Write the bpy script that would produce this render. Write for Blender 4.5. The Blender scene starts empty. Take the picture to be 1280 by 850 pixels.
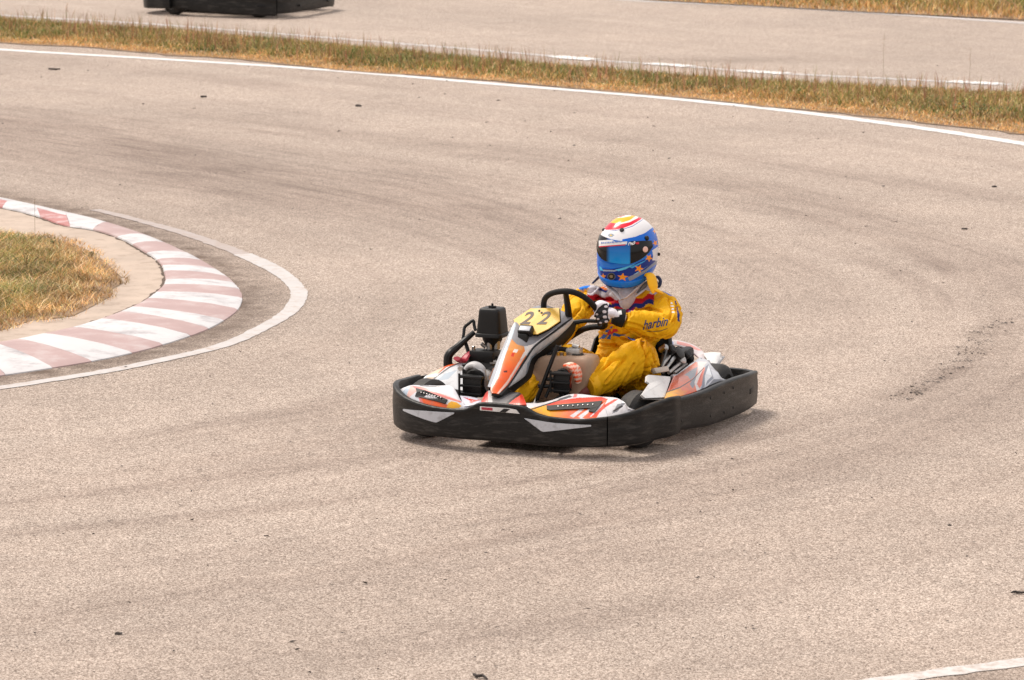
import bpy, bmesh, math, random
import numpy as np
from mathutils import Vector, Matrix, noise
from mathutils.geometry import tessellate_polygon
rng = np.random.default_rng(7); random.seed(7)
scn = bpy.context.scene
# ---------------------------------------------------------------- camera
FPX, PW, PH, HORIZON, CAMH = 5200., 1280., 850., -390., 3.7
PITCH = math.atan((PH/2-HORIZON)/FPX)
cd = bpy.data.cameras.new('camera'); cam = bpy.data.objects.new('camera', cd); scn.collection.objects.link(cam)
cam.location = (0, 0, CAMH); cam.rotation_euler = (math.pi/2-PITCH, 0, 0)
cd.sensor_width = 36; cd.lens = FPX/PW*36; cd.clip_start = .5; cd.clip_end = 3000
cd.dof.use_dof = True; cd.dof.focus_distance = 20.9; cd.dof.aperture_fstop = 9
scn.camera = cam
scn.view_settings.view_transform = 'Standard'; scn.view_settings.look = 'None'
scn.view_settings.exposure = 0.48
scn.view_settings.gamma = 1
scn.render.film_transparent = False
# ---------------------------------------------------------------- world + sun (bright hazy overcast)
SUN_EL, SUN_AZ = math.radians(58), math.radians(-52)     # azimuth from +Y towards +X
w = bpy.data.worlds.new('World'); scn.world = w; w.use_nodes = True
nt = w.node_tree; bg = nt.nodes['Background']
sky = nt.nodes.new('ShaderNodeTexSky'); sky.sky_type = 'NISHITA'; sky.sun_disc = False
sky.sun_elevation = SUN_EL; sky.sun_rotation = SUN_AZ; sky.air_density = 1.; sky.dust_density = 6; sky.ozone_density = .4
mx = nt.nodes.new('ShaderNodeMix'); mx.data_type = 'RGBA'; mx.inputs[0].default_value = .62
mx.inputs[7].default_value = (9.3, 8.7, 8.3, 1)          # veil of bright cloud over the whole sky
nt.links.new(sky.outputs[0], mx.inputs[6]); nt.links.new(mx.outputs[2], bg.inputs[0]); bg.inputs[1].default_value = .1
sd = bpy.data.lights.new('sun', 'SUN'); so = bpy.data.objects.new('sun', sd); scn.collection.objects.link(so)
sd.energy = 2.0; sd.angle = math.radians(15); sd.color = (1, .94, .85)
sv = Vector((math.sin(SUN_AZ)*math.cos(SUN_EL), math.cos(SUN_AZ)*math.cos(SUN_EL), math.sin(SUN_EL)))
so.rotation_euler = sv.to_track_quat('Z', 'Y').to_euler(); so.location = sv*60

# ---------------------------------------------------------------- helpers: placing
CC = np.array([0, 0, CAMH]); RD = np.array([1, 0, 0.])
DD = np.array([0, math.cos(PITCH), -math.sin(PITCH)]); UU = np.array([0, math.sin(PITCH), math.cos(PITCH)])
def ray(x, y): return DD+RD*(x-PW/2)/FPX+UU*(PH/2-y)/FPX
def at(x, y, z=0.):
    r = ray(x, y); return CC+r*((z-CAMH)/r[2])
KO = np.array([0.319, 20.81, 0]); KYAW = -1.97
KB = np.array([[math.cos(KYAW), math.sin(KYAW), 0], [-math.sin(KYAW), math.cos(KYAW), 0], [0, 0, 1.]])
KC = KB@(CC-KO)
def P(px, py, ax, v):
    """kart-local point (x forward, y left, z up) seen in direction px,py whose coordinate ax equals v"""
    r = KB@ray(px, py); i = 'xyz'.index(ax); return KC+r*((v-KC[i])/r[i])
def PP(px, py, p0, n):
    r = KB@ray(px, py); n = np.array(n, float); return KC+r*(((np.array(p0)-KC)@n)/(r@n))
def PL(lst, ax='x'): return np.array([P(a, b, ax, c) for a, b, c in lst])
def deco(V):
    """flat livery plane of the near kart: the artwork on its panels is laid out in these two coordinates"""
    v = (np.asarray(V)@KB+KO)-CC
    d = v@DD; return np.stack([PW/2+FPX*(v@RD)/d, PH/2-FPX*(v@UU)/d], -1)
def lin(c):
    c = np.array(c, float)/255; return np.where(c < .04045, c/12.92, ((c+.055)/1.055)**2.4)
def inpoly(p, poly):
    poly = np.asarray(poly, float); x, y = p[:, 0], p[:, 1]; r = np.zeros(len(p), bool); n = len(poly)
    for i in range(n):
        x1, y1 = poly[i]; x2, y2 = poly[(i+1) % n]
        if y1 == y2: continue
        c = ((y1 > y) != (y2 > y)) & (x < (x2-x1)*(y-y1)/(y2-y1)+x1); r ^= c
    return r
def resample(pts, n, smooth=True):
    p = np.array(pts, float)
    if smooth and len(p) > 2:
        q = []
        for i in range(len(p)-1):
            a, b = p[i], p[i+1]; m = p[i-1] if i else 2*a-b; e = p[i+2] if i+2 < len(p) else 2*b-a
            for t in np.linspace(0, 1, 9)[:-1]:
                q.append(.5*((2*a)+(-m+b)*t+(2*m-5*a+4*b-e)*t*t+(-m+3*a-3*b+e)*t**3))
        q.append(p[-1]); p = np.array(q)
    s = np.r_[0, np.cumsum(np.linalg.norm(np.diff(p, axis=0), axis=1))]; t = np.linspace(0, s[-1], n)
    return np.stack([np.interp(t, s, p[:, i]) for i in range(p.shape[1])], 1)
# ---------------------------------------------------------------- helpers: materials
def mat(name, col=(.5, .5, .5), rough=.5, metal=0, coat=0, attr=None, noise_amt=0, nscale=20, bump=0, bscale=60, spec=None, dirt=None, stretch=None):
    m = bpy.data.materials.new(name); m.use_nodes = True; N = m.node_tree.nodes; Lk = m.node_tree.links
    b = N['Principled BSDF']; b.inputs['Roughness'].default_value = rough; b.inputs['Metallic'].default_value = metal
    b.inputs['Coat Weight'].default_value = coat; b.inputs['Coat Roughness'].default_value = .15
    if spec is not None: b.inputs['Specular IOR Level'].default_value = spec
    tc = N.new('ShaderNodeTexCoord'); vec = tc.outputs['Object']
    if stretch:
        mp = N.new('ShaderNodeMapping'); mp.inputs['Scale'].default_value = stretch; Lk.new(vec, mp.inputs[0]); svec = mp.outputs[0]
    else: svec = vec
    if attr:
        a = N.new('ShaderNodeAttribute'); a.attribute_name = attr; out = a.outputs['Color']
    else:
        c = N.new('ShaderNodeRGB'); c.outputs[0].default_value = (*col, 1); out = c.outputs[0]
    if noise_amt:
        n = N.new('ShaderNodeTexNoise'); n.inputs['Scale'].default_value = nscale; n.inputs['Detail'].default_value = 6
        Lk.new(svec, n.inputs[0])
        r = N.new('ShaderNodeMapRange'); r.inputs[1].default_value = .25; r.inputs[2].default_value = .75
        r.inputs[3].default_value = 1-noise_amt; r.inputs[4].default_value = 1+noise_amt; Lk.new(n.outputs[0], r.inputs[0])
        h = N.new('ShaderNodeVectorMath'); h.operation = 'SCALE'; Lk.new(out, h.inputs[0]); Lk.new(r.outputs[0], h.inputs['Scale']); out = h.outputs[0]
    if dirt:
        dc, damt, ds = dirt
        n = N.new('ShaderNodeTexNoise'); n.inputs['Scale'].default_value = ds; n.inputs['Detail'].default_value = 8; n.inputs['Roughness'].default_value = .7
        Lk.new(svec, n.inputs[0])
        r = N.new('ShaderNodeMapRange'); r.inputs[1].default_value = .5; r.inputs[2].default_value = .72; r.inputs[4].default_value = damt; Lk.new(n.outputs[0], r.inputs[0])
        k = N.new('ShaderNodeMix'); k.data_type = 'RGBA'; Lk.new(r.outputs[0], k.inputs[0]); Lk.new(out, k.inputs[6]); k.inputs[7].default_value = (*dc, 1); out = k.outputs[2]
    Lk.new(out, b.inputs['Base Color'])
    if bump:
        n = N.new('ShaderNodeTexNoise'); n.inputs['Scale'].default_value = bscale; n.inputs['Detail'].default_value = 5; Lk.new(svec, n.inputs[0])
        bp = N.new('ShaderNodeBump'); bp.inputs['Strength'].default_value = bump; bp.inputs['Distance'].default_value = .01
        Lk.new(n.outputs[0], bp.inputs['Height']); Lk.new(bp.outputs[0], b.inputs['Normal'])
    return m
M = {}
M['livery'] = mat('livery_paint', attr='Col', rough=.3, coat=.15, spec=.35, dirt=((.22, .18, .15), .5, 17), noise_amt=.05)
M['helmet'] = mat('helmet_paint', attr='Col', rough=.22, coat=.05, spec=.3)
M['suit'] = mat('suit_cloth', attr='Col', rough=.68, bump=.45, bscale=42, noise_amt=.08, nscale=9, spec=.25)
M['cloth'] = mat('painted_cloth', attr='Col', rough=.75, bump=.3, bscale=120)
M['bumper'] = mat('bumper_plastic', (.008, .0078, .0078), rough=.42, spec=.3, dirt=((.085, .078, .072), .6, 8), stretch=(1, 1, 6), noise_amt=.35, nscale=25, bump=.2, bscale=40)
M['black'] = mat('black_plastic', (.009, .0085, .0085), rough=.45, spec=.35, noise_amt=.2, nscale=30)
M['blackmatt'] = mat('black_rubber', (.009, .0085, .0085), rough=.7, spec=.3, noise_amt=.25, nscale=40)
M['seat'] = mat('seat_shell', (.005, .005, .006), rough=.5, spec=.3)
M['tyre'] = mat('tyre_rubber', (.026, .024, .023), rough=.72, noise_amt=.3, nscale=30, bump=.2, bscale=80, dirt=((.09, .075, .06), .6, 18))
M['rim'] = mat('rim_metal', (.35, .34, .33), rough=.35, metal=1)
M['steel'] = mat('steel', (.42, .41, .40), rough=.3, metal=1, noise_amt=.2)
M['alu'] = mat('cast_alloy', (.45, .43, .41), rough=.45, metal=.85, noise_amt=.25, nscale=60)
M['dark_metal'] = mat('dark_metal', (.05, .048, .046), rough=.4, metal=.6, noise_amt=.3)
M['tank'] = mat('tank_plastic', (.44, .29, .195), rough=.5, noise_amt=.12, nscale=12)
M['white'] = mat('white_plastic', (.74, .73, .72), rough=.4, dirt=((.35, .31, .28), .5, 16))
M['grey'] = mat('grey_plastic', (.27, .26, .27), rough=.42, dirt=((.1, .09, .09), .5, 20))
M['decal'] = mat('grey_decal', (.50, .52, .56), rough=.4, dirt=((.2, .19, .19), .6, 22))
M['red'] = mat('red_plastic', (.42, .035, .06), rough=.45, noise_amt=.2)
M['ink'] = mat('number_ink', (.075, .045, .03), rough=.5)
M['blueink'] = mat('print_blue', (.012, .03, .15), rough=.6)
M['whiteink'] = mat('print_white', (.75, .74, .73), rough=.5)
M['visor'] = mat('visor_painted_reflection', attr='Col', rough=.12, coat=.15, spec=.3)  # dark visor, its colour attribute carries a painted blue reflection
# ---------------------------------------------------------------- helpers: meshes
class MB:
    def __init__(s): s.V = []; s.F = []; s.n = 0
    def add(s, V, F):
        V = np.asarray(V, float); s.V.append(V); s.F += [tuple(int(i)+s.n for i in f) for f in F]; s.n += len(V); return s
    def tube(s, pts, r, n=10, closed=False, res=None, smooth=True, squash=1.):
        p = resample(np.vstack([pts, pts[:1]]) if closed else pts, res or max(3, len(pts)*5), smooth and len(pts) > 2)
        if closed: p = p[:-1]
        N = len(p); rr = np.interp(np.linspace(0, 1, N), np.linspace(0, 1, len(np.atleast_1d(r))), np.atleast_1d(r)) if np.ndim(r) else np.full(N, r)
        T = np.roll(p, -1, 0)-np.roll(p, 1, 0) if closed else np.gradient(p, axis=0)
        T /= np.linalg.norm(T, axis=1)[:, None]+1e-12
        u = np.cross(T[0], [0, 0, 1.]); u = u if np.linalg.norm(u) > .1 else np.cross(T[0], [0, 1., 0]); V = []
        a = np.linspace(0, 2*math.pi, n, endpoint=False)
        for i in range(N):
            u = u-T[i]*(u@T[i]); u /= np.linalg.norm(u); v = np.cross(T[i], u)
            V.append(p[i]+rr[i]*(np.cos(a)[:, None]*u+squash*np.sin(a)[:, None]*v))
        V = np.vstack(V); F = []
        for i in range(N if closed else N-1):
            for j in range(n):
                k = (i+1) % N; F.append((i*n+j, i*n+(j+1) % n, k*n+(j+1) % n, k*n+j))
        if not closed: F += [tuple(range(n))[::-1], tuple(range((N-1)*n, N*n))]
        return s.add(V, F)
    def box(s, c, size, bev=.004, ax=None, seg=2):
        bm = bmesh.new(); bmesh.ops.create_cube(bm, size=1)
        for v in bm.verts: v.co = Vector((v.co.x*size[0], v.co.y*size[1], v.co.z*size[2]))
        if bev: bmesh.ops.bevel(bm, geom=bm.edges[:], offset=bev, segments=seg, profile=.5, affect='EDGES')
        V = np.array([v.co[:] for v in bm.verts]); F = [[v.index for v in f.verts] for f in bm.faces]; bm.free()
        if ax is not None: V = V@np.array(ax, float)
        return s.add(V+np.array(c), F)
    def lathe(s, prof, c, axis, n=28, cap=False):
        """prof: list of (along axis, radius)"""
        T = np.array(axis, float); T /= np.linalg.norm(T); u = np.cross(T, [0, 0, 1.]); u = u if np.linalg.norm(u) > .1 else np.cross(T, [0, 1., 0])
        u /= np.linalg.norm(u); v = np.cross(T, u); a = np.linspace(0, 2*math.pi, n, endpoint=False)
        V = np.vstack([np.array(c)+T*h+r*(np.cos(a)[:, None]*u+np.sin(a)[:, None]*v) for h, r in prof]); F = []
        for i in range(len(prof)-1):
            for j in range(n): F.append((i*n+j, i*n+(j+1) % n, (i+1)*n+(j+1) % n, (i+1)*n+j))
        if cap: F += [tuple(range(n))[::-1], tuple(range((len(prof)-1)*n, len(prof)*n))]
        return s.add(V, F)
    def loft(s, rings, cap=True, closed=True):
        n = len(rings[0]); V = np.vstack(rings); F = []
        for i in range(len(rings)-1):
            for j in range(n if closed else n-1): F.append((i*n+j, i*n+(j+1) % n, (i+1)*n+(j+1) % n, (i+1)*n+j))
        if cap: F += [tuple(range(n))[::-1], tuple(range((len(rings)-1)*n, len(rings)*n))]
        return s.add(V, F)
    def slab(s, poly, thick, n=None):
        """flat polygon (3D points) given thickness away from its face"""
        p = np.array(poly, float)
        if n is None:
            n = np.zeros(3)
            for i in range(len(p)): n += np.cross(p[i], p[(i+1) % len(p)])
            n /= np.linalg.norm(n)
        m = len(p); V = np.vstack([p, p-np.array(n)*thick])
        tri = tessellate_polygon([[Vector(q) for q in p]])
        F = [tuple(t) for t in tri]+[tuple(i+m for i in t[::-1]) for t in tri]+[(i, i+m, (i+1) % m+m, (i+1) % m) for i in range(m)]
        return s.add(V, F)
    def sheet(s, A, B, n, m, bulge=0., thick=.004, up=(.5, .3, .8), smooth=True, prof=None):
        A = resample(A, n, smooth); B = resample(B, n, smooth); v = np.linspace(0, 1, m)
        G = A[:, None]*(1-v)[None, :, None]+B[:, None]*v[None, :, None]
        du = np.gradient(G, axis=0); dv = np.gradient(G, axis=1); N = np.cross(du, dv); N /= np.linalg.norm(N, axis=2)[..., None]+1e-12
        if (N.reshape(-1, 3).mean(0)@np.array(up)) < 0: N = -N
        u = np.linspace(0, 1, n)
        b = (np.sin(math.pi*v)**.8)[None, :] if prof is None else np.interp(v, np.linspace(0, 1, len(prof)), prof)[None, :]
        b = b*(np.minimum(1, np.sin(math.pi*np.clip(u, .02, .98))*2.5))[:, None]
        G = G+N*(bulge*b)[..., None]; Bk = G-N*thick; nm = n*m
        F = []
        for i in range(n-1):
            for j in range(m-1):
                a = i*m+j; F.append((a, a+1, a+m+1, a+m)); F.append((a+nm, a+m+nm, a+m+1+nm, a+1+nm))
        rim = [j for j in range(m)]+[i*m+m-1 for i in range(1, n)]+[(n-1)*m+j for j in range(m-2, -1, -1)]+[i*m for i in range(n-2, 0, -1)]
        for i in range(len(rim)): a, b2 = rim[i], rim[(i+1) % len(rim)]; F.append((a, a+nm, b2+nm, b2))
        return s.add(np.vstack([G.reshape(-1, 3), Bk.reshape(-1, 3)]), F)
    def out(s, name, m, parent=None, smooth=True, sharp=35):
        me = bpy.data.meshes.new(name); me.from_pydata(np.vstack(s.V).tolist(), [], s.F); me.materials.append(m)
        bm = bmesh.new(); bm.from_mesh(me); bmesh.ops.recalc_face_normals(bm, faces=bm.faces); bm.to_mesh(me); bm.free()
        if smooth:
            me.polygons.foreach_set('use_smooth', [True]*len(me.polygons)); me.set_sharp_from_angle(angle=math.radians(sharp))
        o = bpy.data.objects.new(name, me); scn.collection.objects.link(o)
        if parent is not None: o.parent = parent
        return o
def verts(o):
    a = np.empty(len(o.data.vertices)*3); o.data.vertices.foreach_get('co', a); return a.reshape(-1, 3)
def normals(o):
    a = np.empty(len(o.data.vertices)*3); o.data.vertices.foreach_get('normal', a); return a.reshape(-1, 3)
def setcol(o, C, name='Col'):
    at_ = o.data.color_attributes.new(name, 'FLOAT_COLOR', 'POINT'); at_.data.foreach_set('color', np.c_[C, np.ones(len(C))].ravel())
def paint(o, base, layers, cond=None):
    V = verts(o); D = deco(V); C = np.tile(lin(base), (len(V), 1))
    for l in layers:
        k = inpoly(D, l[1])
        if cond is not None: k &= cond
        if len(l) > 2:                       # blend towards a second colour along x or y
            c2, ax, a, b = l[2]; t = np.clip((D[:, ax]-a)/(b-a), 0, 1)[:, None]; C[k] = (lin(l[0])*(1-t)+lin(c2)*t)[k]
        else: C[k] = lin(l[0])
    setcol(o, C*.86); return o
def empty(name, loc=(0, 0, 0), rz=0):
    o = bpy.data.objects.new(name, None); scn.collection.objects.link(o); o.location = loc; o.rotation_euler = (0, 0, rz); return o
def tag(o, label=None, cat=None, group=None, kind=None):
    for k, v in (('label', label), ('category', cat), ('group', group), ('kind', kind)):
        if v: o[k] = v
    return o
def text_mesh(s, shear=0., fat=0.):
    c = bpy.data.curves.new('t', 'FONT'); c.body = s; c.shear = shear; c.offset = fat; c.resolution_u = 4
    o = bpy.data.objects.new('t', c); scn.collection.objects.link(o); bpy.context.view_layer.update()
    me = bpy.data.meshes.new_from_object(o.evaluated_get(bpy.context.evaluated_depsgraph_get()))
    V = np.empty(len(me.vertices)*3); me.vertices.foreach_get('co', V); V = V.reshape(-1, 3); F = [tuple(p.vertices) for p in me.polygons]
    scn.collection.objects.unlink(o); bpy.data.objects.remove(o); bpy.data.curves.remove(c); bpy.data.meshes.remove(me)
    V = V-V.min(0); return V/np.array([V[:, 0].max(), V[:, 1].max(), 1]), F     # unit box, kept proportional by the caller

# ================================================================ SETTING
def g2(pts, z=0.): return np.array([at(x, y, z)[:2] for x, y in pts])
INNER_LINE = g2([(-330, 178), (-160, 210), (0, 240), (100, 258), (200, 283), (270, 305), (330, 330), (358, 347), (371, 361), (373, 373), (360, 391), (330, 409), (290, 428), (240, 442), (150, 461), (60, 476), (0, 485), (-150, 506), (-330, 528)])
INNER_LINE = resample(INNER_LINE, 160)
KO_PX = [(-330, 188), (-150, 218), (0, 248), (60, 261), (120, 275), (180, 294), (230, 315), (262, 332), (285, 347), (300, 362), (304, 373), (300, 386), (288, 397), (262, 412), (230, 424), (180, 439), (120, 452), (60, 462), (0, 471), (-150, 492), (-330, 514)]
KI_PX = [(-330, 196), (-150, 232), (0, 259), (46, 270), (78, 281), (116, 287), (148, 297), (176, 312), (198, 327), (205, 343), (203, 356), (184, 372), (166, 382), (131, 396), (88, 409), (46, 418), (0, 427), (-150, 448), (-330, 470)]
KOUT = resample(g2(KO_PX), 500); KIN = resample(g2(KI_PX, .03), 500)
def pdist(Q, L):
    best = np.full(len(Q), 1e9)
    for a, b in zip(L[:-1], L[1:]):
        ab = b-a; t = np.clip(((Q-a)@ab)/(ab@ab), 0, 1); best = np.minimum(best, np.hypot(*(Q-(a+t[:, None]*ab)).T))
    return best
# terrain to the horizon
tm = mat('dry_ground', (.16, .105, .05), rough=.95, noise_amt=.4, nscale=.8, dirt=((.07, .075, .03), .8, .5))
tv = [(-1500, -200, -.04), (1500, -200, -.04), (1500, 2800, -.04), (-1500, 2800, -.04)]
tag(MB().add(tv, [(0, 1, 2, 3)]).out('ground', tm, smooth=False), kind='structure')
# asphalt
def asphalt_mat():
    m = bpy.data.materials.new('asphalt'); m.use_nodes = True; N = m.node_tree.nodes; L = m.node_tree.links; b = N['Principled BSDF']
    b.inputs['Roughness'].default_value = .82; b.inputs['Specular IOR Level'].default_value = .3
    tc = N.new('ShaderNodeTexCoord'); a = N.new('ShaderNodeAttribute'); a.attribute_name = 'track'
    sx = N.new('ShaderNodeSeparateXYZ'); L.new(a.outputs['Vector'], sx.inputs[0])
    w_ = N.new('ShaderNodeAttribute'); w_.attribute_name = 'wear'; sw = N.new('ShaderNodeSeparateXYZ'); L.new(w_.outputs['Vector'], sw.inputs[0])
    def noi(scale, det=4, vec=None, rough=.6):
        n = N.new('ShaderNodeTexNoise'); n.inputs['Scale'].default_value = scale; n.inputs['Detail'].default_value = det; n.inputs['Roughness'].default_value = rough
        L.new(vec or tc.outputs['Object'], n.inputs[0]); return n.outputs[0]
    def rng_(v, a0, a1, b0, b1):
        r = N.new('ShaderNodeMapRange'); L.new(v, r.inputs[0]); r.inputs[1].default_value, r.inputs[2].default_value, r.inputs[3].default_value, r.inputs[4].default_value = a0, a1, b0, b1; return r.outputs[0]
    def mth(op, x, y):
        n = N.new('ShaderNodeMath'); n.operation = op
        for i, q in enumerate((x, y)):
            if isinstance(q, (int, float)): n.inputs[i].default_value = q
            else: L.new(q, n.inputs[i])
        return n.outputs[0]
    def mixc(f, x, y):
        k = N.new('ShaderNodeMix'); k.data_type = 'RGBA'
        for i, q in ((0, f), (6, x), (7, y)):
            if isinstance(q, (int, float)): k.inputs[i].default_value = q
            elif isinstance(q, tuple): k.inputs[i].default_value = (*q, 1)
            else: L.new(q, k.inputs[i])
        return k.outputs[2]
    cb = N.new('ShaderNodeCombineXYZ'); L.new(mth('MULTIPLY', sx.outputs[0], .10), cb.inputs[0]); L.new(mth('MULTIPLY', sx.outputs[1], 2.6), cb.inputs[1])
    cb2 = N.new('ShaderNodeCombineXYZ'); L.new(mth('MULTIPLY', sx.outputs[0], .9), cb2.inputs[0]); L.new(mth('MULTIPLY', sx.outputs[1], 8.), cb2.inputs[1])
    streak = rng_(noi(1, 5, cb.outputs[0]), .35, .75, 0, 1); fine = rng_(noi(1, 4, cb2.outputs[0]), .42, .78, 0, 1)
    big = rng_(noi(.35, 3), .3, .7, .9, 1.08); mid = rng_(noi(2.2, 4), .3, .7, .94, 1.06)
    vo = N.new('ShaderNodeTexVoronoi'); vo.inputs['Scale'].default_value = 175; L.new(tc.outputs['Object'], vo.inputs[0])
    so_ = N.new('ShaderNodeSeparateXYZ'); L.new(vo.outputs['Color'], so_.inputs[0])
    stone = rng_(so_.outputs[0], 0, 1, .62, 1.38)                      # every chipping has its own tone
    vo2 = N.new('ShaderNodeTexVoronoi'); vo2.inputs['Scale'].default_value = 26; L.new(tc.outputs['Object'], vo2.inputs[0])
    so2 = N.new('ShaderNodeSeparateXYZ'); L.new(vo2.outputs['Color'], so2.inputs[0])
    stone2 = rng_(so2.outputs[1], 0, 1, .94, 1.06)
    pit = rng_(noi(95, 2), .56, .70, 1, .45)
    val = mth('MULTIPLY', mth('MULTIPLY', stone, stone2), mth('MULTIPLY', mth('MULTIPLY', big, mid), pit))
    col = mixc(so_.outputs[0], (.250, .183, .140), (.515, .434, .374))
    col = mixc(mth('MULTIPLY', streak, .26), col, (.24, .17, .13))
    col = mixc(mth('MULTIPLY', mth('MULTIPLY', fine, sw.outputs[0]), .95), col, (.085, .06, .05))
    col = mixc(mth('MULTIPLY', sw.outputs[0], .55), col, (.185, .13, .103))
    dn = rng_(noi(5, 6), .3, .65, .25, 1.)
    col = mixc(mth('MULTIPLY', sw.outputs[1], dn), col, (.12, .082, .06))
    col = mixc(sw.outputs[2], col, (.33, .265, .235))
    s = N.new('ShaderNodeVectorMath'); s.operation = 'SCALE'; L.new(col, s.inputs[0]); L.new(val, s.inputs['Scale']); L.new(s.outputs[0], b.inputs['Base Color'])
    bp = N.new('ShaderNodeBump'); bp.inputs['Strength'].default_value = .6; bp.inputs['Distance'].default_value = .004
    L.new(noi(110, 3), bp.inputs['Height']); L.new(bp.outputs[0], b.inputs['Normal'])
    return m
M['asphalt'] = asphalt_mat()
xs = np.r_[np.linspace(-20, -7.2, 24), np.arange(-7, 7.01, .11), np.linspace(7.2, 20, 24)]; ys = np.r_[np.linspace(6, 13.8, 12), np.arange(14, 52, .12), np.linspace(52.4, 58, 10)]
gx, gy = np.meshgrid(xs, ys); Q = np.c_[gx.ravel(), gy.ravel()]; nx, ny = len(xs), len(ys)
ii = (np.arange(ny-1)[:, None]*nx+np.arange(nx-1)[None]).ravel()
me = bpy.data.meshes.new('asphalt_track'); me.from_pydata(np.c_[Q, np.zeros(len(Q))].tolist(), [], np.c_[ii, ii+1, ii+nx+1, ii+nx].tolist()); me.materials.append(M['asphalt'])
trk = bpy.data.objects.new('asphalt_track', me); scn.collection.objects.link(trk); tag(trk, kind='structure')
IL = INNER_LINE[::3]; ext = np.vstack([IL[0]+(IL[0]-IL[1])*40, IL, IL[-1]+(IL[-1]-IL[-2])*40])
seg_s = np.r_[0, np.cumsum(np.hypot(*np.diff(ext, axis=0).T))]; best = np.full(len(Q), 1e9); arc = np.zeros(len(Q))
for i in range(len(ext)-1):
    a, b = ext[i], ext[i+1]; ab = b-a; t = np.clip(((Q-a)@ab)/(ab@ab), 0, 1); d = np.hypot(*(Q-(a+t[:, None]*ab)).T); k = d < best
    best[k] = d[k]; arc[k] = (seg_s[i]+t*math.sqrt(ab@ab))[k]
inside = inpoly(Q, ext); best = np.where(inside, -best, best)
A_ = me.attributes.new('track', 'FLOAT_VECTOR', 'POINT'); A_.data.foreach_set('vector', np.c_[arc, best, np.zeros(len(Q))].ravel())
gs = lambda c, s: np.exp(-((best-c)/s)**2)
ph = np.sin(arc*.45)*.12+np.sin(arc*1.1+1)*.05
SWEEPS = [(1., .075, [(-200, 690), (0, 668), (200, 650), (400, 628), (620, 604), (800, 580), (950, 548), (1100, 503), (1200, 460), (1262, 415), (1245, 385), (1180, 335), (1080, 290), (940, 252), (800, 225), (640, 201), (400, 172), (200, 152), (0, 134), (-200, 125)]),
    (.55, .06, [(-100, 640), (0, 629), (160, 610), (300, 593), (430, 574), (560, 566)]), (.5, .09, [(300, 745), (500, 705), (640, 668), (800, 640), (1000, 590), (1150, 553), (1320, 505)]),
    (.6, .07, [(-100, 140), (0, 150), (250, 172), (430, 206), (640, 246), (800, 262)]), (.5, .06, [(0, 108), (300, 127), (560, 146), (760, 176)]), (.5, .08, [(560, 258), (760, 268), (900, 286), (1100, 332), (1200, 384)]),
    (.45, .05, [(180, 215), (340, 250), (480, 262)]), (.45, .12, [(-100, 700), (150, 705), (400, 680), (700, 640)]), (.35, .3, [(-100, 760), (200, 740), (500, 720), (800, 690)]), (.4, .22, [(0, 190), (200, 205), (400, 240), (600, 270)])]
mainl = 0*best
for am, sg, pl_ in SWEEPS:
    cv = resample(g2(pl_), 60); dd = pdist(Q, cv); sel = dd < 4*sg+.3; w_n = np.zeros(len(Q))
    w_n[sel] = [min(1.2, max(.15, .75+1.3*noise.noise(Vector((x*.9, y*.6, am*9))))) for x, y in Q[sel].tolist()]
    mainl += (.62-.2*(Q[:, 1] > 27))*am*np.exp(-(dd/sg)**2)*w_n
mainl += .3*np.exp(-((pdist(Q, resample(g2(SWEEPS[0][2]), 50))-.35)/.3)**2)*(best > 4.1)
rub = .18*np.exp(-((best-4.05-ph)/.05)**2)+.42*gs(4.85, .5)*(1-.6*(Q[:, 1] > 27))+.42*gs(2.4, .8)+.35*np.exp(-((best-6.1+ph)/.28)**2)+.25*np.exp(-((best-7.2-ph)/.1)**2)+.3*np.exp(-((best-1.5+ph)/.1)**2)+.2*np.exp(-((best-3.4-ph)/.06)**2)
far = np.clip((Q[:, 1]-26)/4, 0, 1); rub *= np.clip(.25+1.5*np.array([noise.noise(Vector((a*.45, b*.8, 3.))) for a, b in zip(arc.tolist(), best.tolist())])+.35, .28, 1.2); rub = rub*(.95+.2*far)+mainl+.55*far*np.exp(-((best-1.9)/1.3)**2)*np.clip((1.5-Q[:, 0])/3, 0, 1)
kd = pdist(Q, KOUT[::10]); dirt = np.clip(1.1*np.exp(-(kd/.16)**1.2), 0, .97)+.38*np.exp(-((kd)/.38)**2)
dirt += .5*np.exp(-(np.hypot((Q[:, 0]-2.2)/1.2, (Q[:, 1]-41.8)/.35))**2)   # dark skid by the far kerb line
dirt += .55*((Q[:, 0] > 1.6) & (Q[:, 1] < 15.6))*np.clip((15.55-Q[:, 1])/.2, 0, 1)
crk = g2([(1264, 400), (1240, 408), (1228, 425), (1210, 442), (1186, 462), (1160, 482), (1120, 500)]); crk = resample(crk, 60)+rng.normal(0, .05, (60, 2)); dirt += .4*np.exp(-(pdist(Q, crk)/.09)**2)*np.clip(.6+np.sin(Q[:, 1]*9)*.6, 0, 1)
second = np.clip((Q[:, 1]-(44.3-.6*(Q[:, 0]+1.8)))/1.0, 0, 1)*.75
A_ = me.attributes.new('wear', 'FLOAT_VECTOR', 'POINT'); A_.data.foreach_set('vector', np.c_[np.clip(rub, 0, 1)*(1-second), np.clip(dirt, 0, 1), np.zeros(len(Q))].ravel())
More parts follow.
